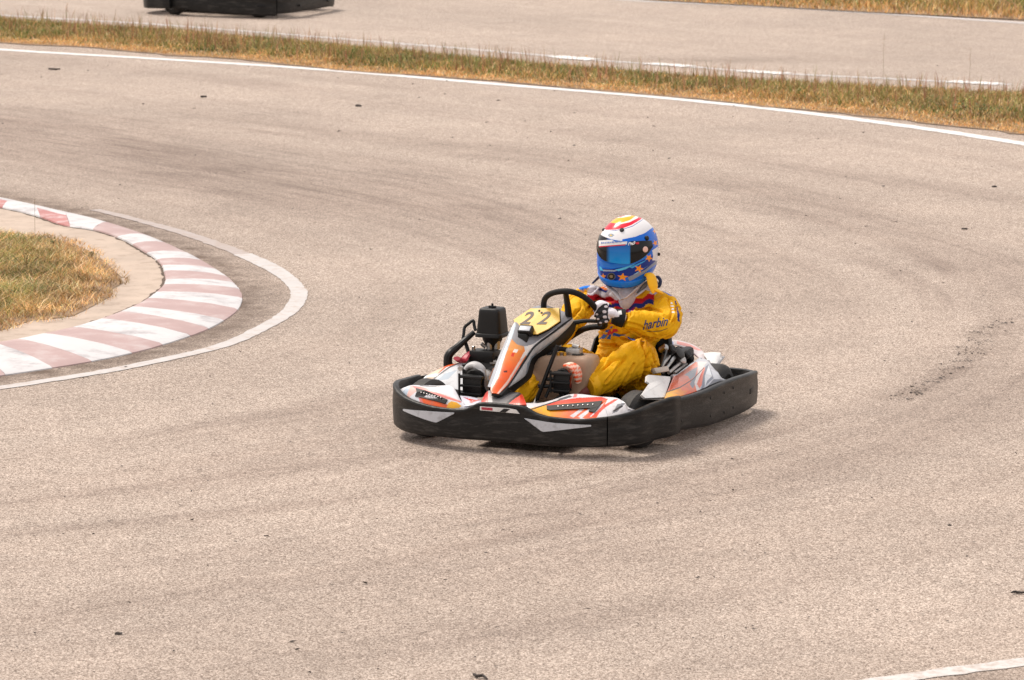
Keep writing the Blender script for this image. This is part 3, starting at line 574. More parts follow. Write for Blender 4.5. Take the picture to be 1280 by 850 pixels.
for s in (1,): MB().tube([P(697, 432, 'x', .46)+[0, (s-1)*.05, 0], P(671 if s > 0 else 655, 500, 'x', .50)], .013 if s > 0 else .01, 10, smooth=False, squash=.8).out('column_support', M['black'], kart)
mb = MB(); mb.tube([P(673, 483, 'x', .49), P(712, 482, 'x', .45)], .009, 8); mb.tube([P(680, 474, 'x', .48), P(712, 473, 'x', .46)], .009, 8); mb.tube([P(682, 497, 'x', .5), P(690, 478, 'x', .48)], .008, 8); mb.tube([P(690, 502, 'x', .5), P(714, 486, 'x', .46)], .008, 8)
mb.out('pedal_bracket', M['black'], kart)
# --- fuel tank between the legs
tA = [(661, 503), (660, 468), (664, 458), (675, 446.5), (690, 445), (732, 447.5), (737, 457), (735, 474), (728, 489), (722, 503)]
tk = MB(); fr = np.array([P(x, y, 'x', .40) for x, y in tA]); cf = fr.mean(0)
rings = [cf+(fr-cf)*s+np.array([dx, 0, 0]) for s, dx in ((.80, .012), (.93, .006), (1, -.012), (1, -.13), (.9, -.15))]
tk.loft([resample(np.vstack([r, r[:1]]), 49)[:-1] for r in rings]); tank = tk.out('fuel_tank', M['tank'], kart, sharp=60)
MB().lathe([(0, .03), (.02, .03), (.022, .026)], P(722, 447, 'x', .34), (0, 0, 1), 16, True).out('filler_cap', M['dark_metal'], tank)
mb = MB(); mb.box(P(718, 441, 'x', .33), (.06, .075, .05), .008); mb.tube([P(724, 434, 'x', .33), P(716, 432, 'x', .33)], .012, 10); mb.out('pump_block', M['alu'], kart)
for x, y in ((698, 444.5), (706, 444.5)): MB().lathe([(0, .009), (.016, .009), (.018, .004)], P(x, y, 'x', .38), (0, 0, 1), 10, True).out('hose_nut', mat('brass', (.65, .35, .06), .35, 1) if x < 700 else bpy.data.materials['brass'], tank)
mb = MB(); mb.tube([P(690, 438, 'x', .36), P(700, 436, 'x', .34), P(713, 438, 'x', .33)], .012, 8); mb.tube([P(684, 446, 'x', .38), P(690, 440, 'x', .36)], .008, 8); mb.out('hose', M['blackmatt'], tank)
# --- pedals
def pedal(c, wd, parent=kart):
    mb = MB(); c = np.array(c); mb.box(c, (.012, wd, .11), .004); mb.box(c+[.012, 0, .045], (.03, wd*1.25, .014), .003); mb.box(c+[.014, 0, .0], (.02, wd*1.15, .012), .003); mb.box(c+[.014, 0, -.04], (.02, wd*1.1, .012), .003)
    mb.tube([c+[0, 0, -.05], c+[-.02, 0, -.18]], .009, 8); mb.tube([c+[.02, -wd*.6, .06], c+[.02, -wd*.6, -.05]], .006, 8); return mb.out('pedal', M['black'], parent)
pedal(P(702, 478, 'x', .52), .085); pedal(P(590, 482, 'x', .66), .10)
MB().lathe([(0, .012), (.02, .012)], P(577, 460, 'x', .66), (1, 0, 0), 10, True).out('pedal_nut', M['alu'], kart)
# --- seat
us = np.linspace(0, 1, 26); vs = np.linspace(-1, 1, 21); cy = .155
cx_ = np.interp(us, [0, .2, .42, .6, .8, 1], [.12, -.02, -.2, -.34, -.41, -.46]); cz = np.interp(us, [0, .2, .42, .6, .8, 1], [.14, .07, .065, .20, .36, .50])
hw = np.interp(us, [0, .3, .6, .85, 1], [.17, .19, .205, .20, .13]); wr = np.interp(us, [0, .3, .6, .85, 1], [.05, .16, .17, .12, .03])
def seatpt(i, j, o=0):
    v = vs[j]; y = cy+.04*us[i]+hw[i]*np.sign(v)*min(1, abs(v)*1.15)*(1+o); l = wr[i]*max(0, (abs(v)-.45)/.55)**1.5
    tx = np.interp(us[i], [0, .4, .6, 1], [.1, .5, .95, 1.]); return (cx_[i]+l*tx*.9-o*.05, y, cz[i]+l*(1.1-tx)-o*.1)
G = np.array([[seatpt(i, j) for j in range(21)] for i in range(26)]); Gb = np.array([[seatpt(i, j, .05) for j in range(21)] for i in range(26)])
F = []; nm = 26*21
for i in range(25):
    for j in range(20): a = i*21+j; F += [(a, a+1, a+22, a+21), (a+nm, a+21+nm, a+22+nm, a+1+nm)]
rimI = list(range(21))+[i*21+20 for i in range(1, 26)]+[25*21+j for j in range(19, -1, -1)]+[i*21 for i in range(24, 0, -1)]
F += [(rimI[k], rimI[k]+nm, rimI[(k+1) % len(rimI)]+nm, rimI[(k+1) % len(rimI)]) for k in range(len(rimI))]
seat = MB().add(np.vstack([G.reshape(-1, 3), Gb.reshape(-1, 3)]), F).out('seat', M['seat'], kart, sharp=60)
MB().tube([(-.25, cy+.28, .2), (-.3, cy+.36, .1)], .012, 8).out('seat_stay', M['dark_metal'], seat)
# --- left side: white box panel, engine bits, livery pod, fender
def slab_px(name, pts, m, th, parent=kart, n=None):
    return MB().slab(np.array([P(x, y, 'y', v) for x, y, v in pts]), th, n).out(name, m, parent, smooth=False)
nL = np.array([.25, .75, .6]); nL /= np.linalg.norm(nL)
slab_px('side_plate', [(802, 493.5, .585), (812, 479, .53), (808, 476.5, .52), (808.5, 469.5, .50), (811, 468.5, .50), (838, 470.8, .51), (838, 474, .52), (831, 496.5, .60), (806.5, 497.5, .60)], M['white'], .012, n=nL)
b_ = MB().box(P(825, 462.5, 'y', .47), (.03, .10, .034), .006, ax=np.array([[.2, -.35, .9], [-.92, .39, 0], [-.35, -.83, -.25]])); b_.out('light_box', mat('box_ivory', (.6, .54, .47), .45, noise_amt=.15), kart)
slab_px('side_shroud', [(800, 499, .60), (840, 500, .64), (846, 470, .48), (838, 470, .485), (830, 497, .585)], M['dark_metal'], .01, n=nL)
pA = PL([(830.5, 498, .62), (846, 496, .645), (866, 490.5, .655), (886, 482, .66), (897, 477.5, .66), (908, 475, .655)], 'y')
pB = PL([(842, 470.5, .50), (850, 466, .475), (862, 457.5, .46), (874, 449, .45), (885, 450.5, .49), (890, 461, .55), (895, 472, .62)], 'y')
pod = MB().sheet(pA, pB, 260, 90, .02, .006, up=(.2, .8, .5)).out('side_pod', M['livery'], kart)
paint(pod, (196, 198, 206), [
    (OR, [(825, 500), (841, 470), (846, 469), (870, 452), (882, 460), (878, 480), (870, 492), (850, 500)], ((232, 150, 130), 1, 486, 458)),
    (YE, [(826, 500), (834, 489), (848, 484), (862, 486), (850, 500)], (OR, 0, 838, 866)), ((238, 120, 80), [(846, 478), (860, 474), (872, 480), (868, 488), (852, 488)]),
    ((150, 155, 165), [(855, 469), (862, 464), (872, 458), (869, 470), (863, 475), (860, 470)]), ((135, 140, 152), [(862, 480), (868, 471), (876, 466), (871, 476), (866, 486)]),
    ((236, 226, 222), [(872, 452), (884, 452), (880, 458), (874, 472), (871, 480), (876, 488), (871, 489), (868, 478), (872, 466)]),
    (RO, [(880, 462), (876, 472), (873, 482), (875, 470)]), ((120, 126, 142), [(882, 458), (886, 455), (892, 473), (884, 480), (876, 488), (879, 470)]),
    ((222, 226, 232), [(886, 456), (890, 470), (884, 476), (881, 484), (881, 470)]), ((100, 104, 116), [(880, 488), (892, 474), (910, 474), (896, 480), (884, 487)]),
    ((70, 50, 45), [(833, 489.5), (850, 483.5), (866, 473.5), (880, 459), (880, 460.3), (866, 475), (850, 485), (833, 491)])])
rail = MB().tube(PL([(840, 470.5, .49), (847, 469.5, .475), (853, 465, .465), (863, 457.5, .452), (876, 448.5, .445)], 'y'), .009, 8).out('pod_rail', M['decal'], pod)
MB().tube(PL([(842, 472.5, .50), (849, 471, .485), (856, 466.5, .475), (865, 459.5, .462), (877, 450.5, .455)], 'y'), .006, 8).out('rubber_strip', M['blackmatt'], pod)
tA_ = PL([(829, 428, .30), (836, 430, .32), (848, 431.5, .34), (860, 437, .36), (870, 444, .40), (876, 449, .445)], 'y'); tB_ = PL([(829.5, 427, .26), (846, 429, .27), (858, 431, .28), (870, 435, .31), (880, 441.5, .36), (886, 450, .46)], 'y')
up_ = MB().sheet(tA_, tB_, 120, 40, .02, .006, up=(.2, .6, .7)).out('upper_pod', M['livery'], pod)
paint(up_, (226, 214, 214), [((150, 165, 205), [(826, 424), (842, 427), (842, 432), (828, 430)]), ((236, 150, 140), [(846, 426), (862, 430), (878, 438), (872, 438), (858, 433), (846, 430)]), ((225, 190, 190), [(848, 432), (864, 439), (874, 447), (866, 443)])])
MB().sheet(PL([(879, 441.5, .42), (888, 440.5, .42), (897, 442, .43), (904, 445.5, .45)], 'y'), PL([(887, 453, .50), (891, 460, .53), (896, 454, .53), (901.5, 447.5, .51)], 'y'), 60, 16, .02, .006, up=(.1, .6, .8)).out('rear_fender', M['white'], kart)
MB().tube(PL([(904.5, 446, .46), (900, 450, .50), (896, 456, .53), (894, 464, .55), (895, 474, .57)], 'y'), [.008, .012, .014, .014, .012], 8, squash=.6).out('fender_edge', M['grey'], kart)
MB().tube(PL([(885.5, 451, .50), (889, 460, .56), (893.5, 474, .62)], 'y'), .008, 8, squash=.6).out('pod_edge', M['grey'], pod)
# machinery in the opening
mb = MB(); mb.box(P(844, 453, 'y', .34), (.32, .10, .13), .02); mb.out('engine_cover', M['seat'], kart)
for (x0, y0), (x1, y1), r, mt in (((822, 464), (836, 445), .010, 'steel'), ((829, 465), (843, 447), .009, 'steel'), ((836, 466), (852, 452), .009, 'alu'), ((843, 466.5), (858, 455), .008, 'alu'), ((826, 459), (833, 437), .008, 'dark_metal')):
    MB().tube([P(x0, y0, 'y', .445), P(x1, y1, 'y', .40)], r, 10, smooth=False).out('pipe', M[mt], kart)
for x, y, r, mt in ((847, 443, .032, 'dark_metal'), (857, 444, .022, 'black'), (850, 451, .026, 'alu'), (861, 449, .02, 'blackmatt'), (829, 436, .018, 'steel'), (838, 438, .024, 'black')):
    MB().lathe([(-.02, r*.8), (-.015, r), (.02, r), (.026, r*.7), (.026, .003)], P(x, y, 'y', .40), (.2, .8, .55), 16, True).out('drum', M[mt], kart)
MB().tube([P(826, 456, 'y', .36), P(828, 446, 'y', .36), P(832, 434, 'y', .36)], .009, 8).out('bracket', M['dark_metal'], kart)
MB().tube([P(844, 430, 'y', .30), P(851, 428, 'y', .30)], .006, 8).out('lever', M['black'], kart)
# --- right side: pod, engine, airbox, guard
rA = PL([(525, 478, .34), (545, 481, .36), (562, 485, .37), (579, 488, .37)]); rB = PL([(534, 468.5, .30), (547, 462, .27), (560, 456.5, .23), (577, 453, .18)])
rp_ = MB().sheet(rA, rB, 120, 50, .012, .006, up=(.4, -.2, .9)).out('side_pod', M['livery'], kart)
paint(rp_, (228, 230, 234), [(OR, [(540, 472), (537, 466), (558, 454), (575, 451), (570, 455), (558, 459), (548, 467)]), ((236, 205, 180), [(534, 474), (534, 468), (541, 464), (550, 461), (555, 459), (546, 468), (540, 475)]), ((196, 208, 220), [(545, 476), (556, 467), (572, 462), (560, 474)]), ((90, 86, 90), [(541, 473), (552, 465), (562, 458), (574, 453), (574, 454.4), (562, 460), (552, 467), (543, 474)])])
MB().sheet(PL([(532, 484, -.66), (550, 490, -.60), (568, 494, -.52), (582, 497, -.42)], 'y'), PL([(536, 483, -.66), (556, 485, -.60), (574, 484, -.52), (590, 482, -.42)], 'y'), 30, 10, .01, .006).out('inner_shroud', M['black'], kart)
mb = MB(); g0 = -.60
mb.tube(PL([(560, 458, -.62), (560, 447, -.62), (563, 441, -.61), (570, 435, -.60), (582, 424.5, -.57), (593, 415, -.53)], 'y'), [.024, .022, .02, .017, .015, .013], 10)
mb.tube(PL([(578, 428, -.60), (579.5, 418, -.60), (581, 409, -.60), (586, 404.5, -.58), (591.5, 400.5, -.56), (593, 408, -.55), (594.5, 413, -.54)], 'y'), .0085, 8)
mb.tube(PL([(581, 426, -.58), (585, 438, -.56), (588, 452, -.54)], 'y'), .010, 8)
mb.tube(PL([(560, 456, -.62), (572, 458, -.58), (588, 458, -.54)], 'y'), .011, 8)
mb.out('engine_guard', M['black'], kart)
MB().tube(PL([(571, 448, -.56), (578, 451, -.55), (584, 444, -.54), (590, 439, -.53)], 'y'), [.022, .028, .02, .012], 8, squash=.5).out('red_strap', M['red'], kart)
# airbox: tapered black box with flange and clip
def taper_box(c, ex, ey, ez, s0, s1, h, r=.18):
    a = np.linspace(0, 2*math.pi, 40, endpoint=False); sg = lambda t: np.sign(t)*np.abs(t)**.32
    u = np.c_[sg(np.cos(a)), sg(np.sin(a))]; R = []
    for t, k in ((0, 1), (.06, 1), (.75, 0), (.88, -.2), (.96, -.6), (1, -1.4)):
        sx_ = s1[0]+(s0[0]-s1[0])*max(k, 0)+min(0, k)*.012; sy_ = s1[1]+(s0[1]-s1[1])*max(k, 0)+min(0, k)*.012
        R.append(np.array(c)+u[:, :1]*sx_/2*np.array(ex)+u[:, 1:]*sy_/2*np.array(ey)+t*h*np.array(ez))
    return R
ca = P(615.5, 415.5, 'x', .02); ex, ey, ez = np.array([1, 0, 0.]), np.array([0, 1., 0]), np.array([0, 0, 1.])
ab = MB().loft(taper_box(ca, ex, ey, ez, (.13, .135), (.118, .118), .128)).out('air_filter_box', M['black'], kart, sharp=50)
MB().loft(taper_box(ca-[0, 0, .018], ex, ey, ez, (.142, .150), (.140, .148), .02)).out('flange', M['black'], ab, sharp=50)
mb = MB(); mb.box(ca+[0, 0, .133], (.018, .04, .010), .003); mb.tube([ca+[0, 0, .13], ca+[0, 0, .15]], .006, 8); mb.out('lid_clip', M['black'], ab)
MB().lathe([(0, .03), (-.03, .034), (-.05, .05), (-.052, .048)], ca-[0, 0, .07], (0, 0, -1), 20, True).out('intake_trunk', M['black'], ab)
MB().lathe([(0, .055), (.02, .05), (.055, .032), (.075, .03)], ca-[0, 0, .018], (0, 0, -1), 20, True).out('intake_funnel', M['black'], ab)
eg = empty('engine'); eg.parent = kart
def epart(name, m, f): mb = MB(); f(mb); return mb.out(name, M[m], eg)
E_ = lambda x, y, v=.0: P(x, y, 'x', v)
epart('engine_block', 'dark_metal', lambda b: b.box(E_(609, 466, -.02), (.22, .16, .17), .02))
epart('engine_plate', 'black', lambda b: b.box(E_(606, 444, .08), (.10, .135, .055), .008))
epart('carburettor', 'alu', lambda b: (b.lathe([(0, .015), (.05, .015), (.052, .01)], E_(612, 438, .05), (0, 0, 1), 12, True), b.lathe([(0, .018), (.05, .019), (.055, .012)], E_(621, 436, .03), (0, 0, 1), 12, True), b.lathe([(0, .01), (.03, .01)], E_(607, 434, .05), (.3, -.6, .6), 10, True)))
epart('cylinder_head', 'alu', lambda b: (b.lathe([(-.05, .045), (-.04, .05), (.03, .05), (.04, .035), (.05, .03)], E_(607, 474, .16), (1, .2, .1), 20, True), b.box(E_(621, 452, .1), (.05, .06, .02), .004)))
epart('spark_cap', 'steel', lambda b: b.lathe([(0, .009), (.02, .009), (.024, .004)], E_(592, 438, .1), (0, 0, 1), 10, True))
epart('cable_clamp', 'steel', lambda b: b.box(E_(628, 447, .08), (.03, .05, .014), .003))
for k in range(7): MB().lathe([(0, .060), (.004, .060)], E_(618+.4*k, 472+2.6*k, .14), (.95, .15, .25), 20, True).out('cooling_fin', M['dark_metal'], eg)
MB().tube([E_(619, 462, .2), E_(614, 474, .26), E_(612, 488, .3)], .014, 8).out('copper_pipe', mat('rusty_pipe', (.13, .055, .03), .6, .4, noise_amt=.3), eg)
# a second kart of the same build, far side of the verge
def copy_tree(o, parent=None):
    c = o.copy(); scn.collection.objects.link(c)
    if parent is not None: c.parent = parent
    for ch in list(o.children): copy_tree(ch, c)
    return c
k2 = copy_tree(kart)
y2 = math.radians(158.)
corner = np.array([*at(340, 23)[:2]]); lc = np.array([-.79, .70])
k2.location = (corner[0]-(lc[0]*math.cos(y2)-lc[1]*math.sin(y2)), corner[1]-(lc[0]*math.sin(y2)+lc[1]*math.cos(y2)), 0); k2.rotation_euler = (0, 0, y2); k2.scale = (1.12,)*3
k2['label'] = 'kart with black bumpers cut off by the top edge on the far track'
# ================================================================ DRIVER
person = empty('person', tuple(KO+np.array([.15, -.1, 0])@np.array([[1, 0, 0], [0, 1, 0], [0, 0, 1]])), KYAW)
person.location = tuple(KO); 
tag(person, 'racing driver in yellow suit and blue starred helmet seated in the kart, gripping the wheel', 'person')
def ell(c, T, side, a, b, n=24):
    T = np.array(T, float); T /= np.linalg.norm(T); s = np.array(side, float); s -= T*(s@T); s /= np.linalg.norm(s); f = np.cross(T, s)
    t = np.linspace(0, 2*math.pi, n, endpoint=False); return np.array(c)+a*np.cos(t)[:, None]*s+b*np.sin(t)[:, None]*f
def limb(mb, pts, rad, sq=1.): mb.tube(np.array(pts, float), rad, 16, res=30, squash=sq)
hipC = np.array([-.20, .165, .215])
Lsh, Rsh = P(826, 381, 'x', -.25), P(739, 374, 'x', -.20)
Lel, Lwr = P(831, 407, 'x', .0), P(783, 398.5, 'x', .13)
Rel, Rwr = P(716, 398, 'x', -.02), P(697, 425, 'x', .10)
Lkn, Lan = P(797, 448, 'x', .04), P(735, 481, 'x', .33)
Rkn, Ran = P(706, 452, 'x', .16), P(636, 500, 'x', .52)
mb = MB()
neck = P(793, 356, 'x', -.24)
tors = [(hipC, .17, .15), (np.array([-.27, .158, .29]), .155, .150), (np.array([-.30, .165, .38]), .148, .142), (np.array([-.295, .188, .48]), .168, .140), (np.array([-.275, .21, .57]), .205, .130), (np.array([-.255, .218, .635]), .205, .105), (np.array([-.245, .222, .675]), .15, .085), (np.array([-.24, .224, .70]), .085, .075)]
rings = []
for i, (c, a, b) in enumerate(tors):
    T = tors[min(i+1, len(tors)-1)][0]-tors[max(i-1, 0)][0]; rings.append(ell(c, T, (0, 1, 0), a, b))
rs = [resample(np.array([r[k] for r in rings]), 30) for k in range(24)]; mb.loft([np.array([rs[k][i] for k in range(24)]) for i in range(30)])
limb(mb, [Lsh+[0, -.04, .0], Lsh, (Lsh+Lel)/2+[-.02, .018, .012], Lel, (Lel*.5+Lwr*.5)+[0, .01, -.008], Lwr], [.070, .074, .070, .070, .062, .048])
limb(mb, [Rsh+[0, .04, .0], Rsh, (Rsh+Rel)/2+[-.02, -.02, .01], Rel, (Rel+Rwr)/2, Rwr], [.068, .072, .07, .068, .056, .042])
hl, hr = hipC+[.0, .10, .0], hipC+[.0, -.10, .0]
limb(mb, [hl-[.06, 0, 0], hl, (hl+Lkn)/2+[0, 0, .0], Lkn, (Lkn+Lan)/2+[.01, 0, -.005], Lan], [.11, .115, .104, .092, .083, .068])
limb(mb, [hr-[.06, 0, 0], hr, (hr+Rkn)/2, Rkn, (Rkn+Ran)/2, Ran], [.11, .11, .095, .083, .078, .070])
mb.tube(np.array([Lan+(Lkn-Lan)*.08, Lan-(Lkn-Lan)*.045]), [.074, .076], 16)
src = mb.out('suit', M['suit'], None, smooth=False)
md = src.modifiers.new('r', 'REMESH'); md.mode = 'VOXEL'; md.voxel_size = .005
md2 = src.modifiers.new('s', 'SMOOTH'); md2.factor = .6; md2.iterations = 5
bpy.context.view_layer.update()
me = bpy.data.meshes.new_from_object(src.evaluated_get(bpy.context.evaluated_depsgraph_get())); bpy.data.objects.remove(src)
body = bpy.data.objects.new('body', me); scn.collection.objects.link(body); body.parent = person
V = verts(body); N_ = normals(body)
# cloth folds: creases bunch where limbs bend, run slack along the shin and forearm
def folds(c, axis, rad, amp, k, wob=2.):
    c = np.array(c); ax = np.array(axis, float); ax /= np.linalg.norm(ax); d = V-c; r = np.linalg.norm(d, axis=1); t = d@ax
    ph = PHN*1.5+np.sin(d[:, 0]*13+1)*.5+np.sin(d[:, 1]*11+2)*.6
    q = np.sin(t*k*.75+ph*wob); return amp*.75*np.exp(-(r/rad)**2)*(.25-1.9*(1-np.abs(q))**4)*np.clip(.6+AMN*1.6, 0, 1.4)
PHN = np.array([noise.noise(Vector(v)*7) for v in V.tolist()])*2; AMN = np.array([noise.noise(Vector(v)*9+Vector((3, 7, 1))) for v in V.tolist()])
H = np.zeros(len(V))
for a in ((Lkn, Lan-Lkn, .13, .010, 95), (Lan, Lan-Lkn, .10, .007, 120), (Lel, Lwr-Lel, .12, .009, 100), (Lwr, Lwr-Lel, .09, .007, 130), (Lsh, Lel-Lsh, .11, .008, 90), ((-.28, .2, .36), (.2, .1, 1), .15, .010, 85),
          (hl+[.05, .05, 0], (1, .2, .8), .12, .010, 80), (Rel, Rwr-Rel, .1, .008, 100), ((-.2, .1, .45), (.3, .5, 1), .16, .007, 70), ((Lkn+hl)/2, Lkn-hl, .12, .006, 60), ((Lkn+Lan)/2+[0, 0, .05], (.5, .8, .6), .14, .006, 70)): H += folds(*a)
nz = np.array([noise.noise(Vector((v[0]*11, v[1]*11, v[2]*11)))+.5*noise.noise(Vector((v[0]*27, v[1]*27, v[2]*22+5))) for v in V.tolist()])
H += .007*nz; H += -.020*(np.clip(1-3.2*np.abs(np.array([noise.noise(Vector((v[0]*12+v[2]*12, v[1]*9-v[2]*5+v[0]*5, v[2]*26+v[0]*20+2))) for v in V.tolist()])), 0, 1)**2-.15)*np.clip(.5+AMN*2, .1, 1.3); H += -.020*(np.clip(1-3.2*np.abs(np.array([noise.noise(Vector((v[0]*12+v[2]*12, v[1]*9-v[2]*5+v[0]*5, v[2]*26+v[0]*20+2))) for v in V.tolist()])), 0, 1)**2-.15)*np.clip(.5+AMN*2, .1, 1.3); H += -.009*np.abs(np.array([noise.noise(Vector((v[0]*17+v[2]*8, v[1]*14, v[2]*9+9))) for v in V.tolist()]))
DV = deco(V); frontal = (N_@(KB@-DD)) > 0
for am, wd_, pts_ in ((.016, 1.7, [(803, 428), (808, 445), (806, 462), (798, 482)]), (.010, 1.3, [(764, 440), (752, 456), (742, 466)]), (.009, 1.2, [(782, 446), (770, 462), (757, 478)]), (.009, 1.2, [(793, 455), (782, 474), (772, 488)]),
        (.010, 1.3, [(738, 424), (752, 431), (770, 432)]), (.008, 1.2, [(742, 407), (752, 413), (762, 414)]), (.009, 1.3, [(786, 404), (800, 408), (818, 420)]), (.008, 1.2, [(796, 388), (812, 386), (828, 390)]), (.008, 1.1, [(788, 412), (804, 420), (822, 424)]),
        (.008, 1.2, [(835, 376), (840, 388), (838, 402)]), (.009, 1.2, [(730, 442), (742, 446), (754, 444)]), (.008, 1.2, [(815, 450), (824, 462), (822, 476)]), (.008, 1.1, [(748, 398), (760, 404), (776, 404)]), (.008, 1.1, [(712, 386), (720, 398), (718, 410)])):
    ds = pdist(DV, resample(pts_, 24)); H += frontal*am*(-np.exp(-(ds/wd_)**2)+.55*np.exp(-((ds-2.2*wd_)/wd_)**2))
V = V+N_*H[:, None]; me.vertices.foreach_set('co', V.ravel()); me.update()
me.polygons.foreach_set('use_smooth', [True]*len(me.polygons)); me.materials.clear(); me.materials.append(M['suit'])
SY, SB, SR, SN, SW = (246, 182, 0), (8, 120, 218), (196, 16, 30), (24, 40, 122), (222, 214, 218)
facing = (N_@(KB@-DD)) > -.25
fw = np.array([.9, .39, 0]); 
def wave(x0, x1, y0, y1, h, amp, per, ph=0.):
    t = np.linspace(0, 1, 40); x = x0+(x1-x0)*t; y = y0+(y1-y0)*t+amp*np.sin(t*(x1-x0)/per*2*math.pi+ph); return list(zip(x, y))+list(zip(x[::-1], y[::-1]+h))
paint(body, SY, [
    (SW, [(732, 372), (737, 356), (744, 345), (765, 345), (778, 352), (790, 376), (776, 382), (752, 374)]),
    (SW, [(788, 380), (792, 366), (806, 350), (822, 350), (828, 362), (818, 369), (806, 371), (797, 378)]),
    (SY, [(790, 376), (795, 368), (806, 362), (814, 364), (806, 371), (797, 380)]),
    (SR, wave(734, 790, 367, 377, 8, 1.6, 16)), (SN, wave(742, 792, 375, 384, 4.5, 1.5, 17)),
    (SR, wave(784, 818, 378, 366, 8, 1.5, 15)), (SN, wave(782, 817, 384, 373, 6, 1.6, 16)),
    (SN, [(746, 362), (751, 360), (760, 363), (758, 366)]), ((236, 120, 20), [(748, 358), (753, 357.5), (760, 361), (757, 363)]), (SR, [(747, 355.5), (753, 355), (757, 357.5), (750, 358)]),
    (SB, [(720, 356), (728, 349), (740, 346), (745, 349), (736, 359), (729, 363), (722, 360)]),
    (SB, [(825, 355), (838, 356), (850, 372), (838, 369.5), (828, 364)]),
    (SR, [(768, 383), (778, 384), (781, 388), (770, 388)]), (SN, [(770, 387), (781, 387), (782, 391), (772, 391)]),
    ((150, 20, 90), [(782, 389), (785, 384), (787, 388), (784, 391)]), ((150, 20, 90), [(788, 388), (792, 384), (795, 385), (791, 389)]),
    (SN, [(843, 376), (845, 376), (849, 392), (850, 402), (847, 401), (846, 388)])], facing)
# printed letters laid on the cloth
from mathutils.bvhtree import BVHTree
bv = BVHTree.FromPolygons(V.tolist(), [tuple(p.vertices) for p in me.polygons])
cl = KC
def onto(bvh, px, py, off=.0022):
    r = KB@ray(px, py); h = bvh.ray_cast(Vector(cl), Vector(r))
    if h[0] is None: h = bvh.find_nearest(Vector(P(px, py, 'x', 0)))
    return np.array(h[0])-np.array(r)/np.linalg.norm(r)*off
def printed(name, V2, F2, o, r, u, m, parent, bvh=bv, cut=2, off=.0022):
    bm = bmesh.new(); vs_ = [bm.verts.new((a, b, 0)) for a, b, _ in V2]
    for f in F2:
        try: bm.faces.new([vs_[i] for i in f])
        except ValueError: pass
    bmesh.ops.triangulate(bm, faces=bm.faces); 
    for _ in range(cut): bmesh.ops.subdivide_edges(bm, edges=[e for e in bm.edges if e.calc_length() > .06], cuts=1)
    bmesh.ops.triangulate(bm, faces=bm.faces)
    W = [onto(bvh, o[0]+v.co.x*r[0]+v.co.y*u[0], o[1]+v.co.x*r[1]+v.co.y*u[1], off) for v in bm.verts]; bm.verts.index_update()
    Fs = [tuple(v.index for v in f.verts) for f in bm.faces]; bm.free()
    return MB().add(np.array(W), Fs).out(name, m, parent, smooth=False)
V2, F2 = text_mesh('harbin', .25, .012)
printed('sleeve_print', V2, F2, (803.5, 412.5), (31, -5.5), (1.2, -12), M['blueink'], body)
ln = np.array([(0, 0, 0), (.3, -.06, 0), (.65, -.02, 0), (1, .25, 0), (1, .33, 0), (.65, .05, 0), (.3, .02, 0), (0, .06, 0)]); printed('sleeve_underline', ln, [(0, 1, 6, 7), (1, 2, 5, 6), (2, 3, 4, 5)], (808.5, 414.5), (26, -1), (0, -10), M['ink'], body)
for o_, r_, u_ in (((840.5, 388), (-1.5, -13), (5, -.5)),):
    V3 = np.array([(0, .1, 0), (.14, 0, 0), (.2, .8, 0), (.06, 1, 0), (.28, .2, 0), (.42, .1, 0), (.46, .7, 0), (.32, .9, 0), (.54, 0, 0), (.66, .1, 0), (.72, 1, 0), (.6, .8, 0), (.8, .2, 0), (.96, .3, 0), (1, .7, 0), (.84, .8, 0)], float); F3 = [(0, 1, 2, 3), (4, 5, 6, 7), (8, 9, 10, 11), (12, 13, 14, 15)]; printed('shoulder_print', V3, F3, (844, 391), (-2.5, -14), (-4.5, 1), M['whiteink'], body)
zig = lambda l: (np.array([(x, y, 0) for x, y in l], float), [tuple(range(len(l)))])
def strokes(name, polys, m):
    Vv, Ff, n = [], [], 0
    for q in polys: Vv += [(x, y, 0) for x, y in q]; Ff.append(tuple(range(n, n+len(q)))); n += len(q)
    printed(name, np.array(Vv, float), Ff, (0, 0), (1, 0), (0, 1), m, body, cut=0)
blu = mat('print_sky_blue', lin((30, 90, 180)), rough=.6); rd = mat('print_scarlet', lin((205, 40, 45)), rough=.6)
strokes('chest_print', [[(749, 423), (752, 421), (763, 405), (766, 408), (756, 423), (750, 424)], [(758, 423.5), (762, 418), (768, 416), (774, 418), (782, 418.5), (783, 421.5), (774, 421), (767, 419.5), (763, 424)], [(784, 420.5), (794, 424), (806, 425.5), (806, 426.8), (793, 426.5), (785, 423)]], blu)
strokes('chest_print', [[(751, 419), (754, 414), (757, 414), (754, 420)], [(758, 418), (763, 411), (771, 411), (773, 414.5), (768, 415), (765, 417), (761, 419)], [(762, 404), (766, 404), (767, 408), (763, 408)]], rd)
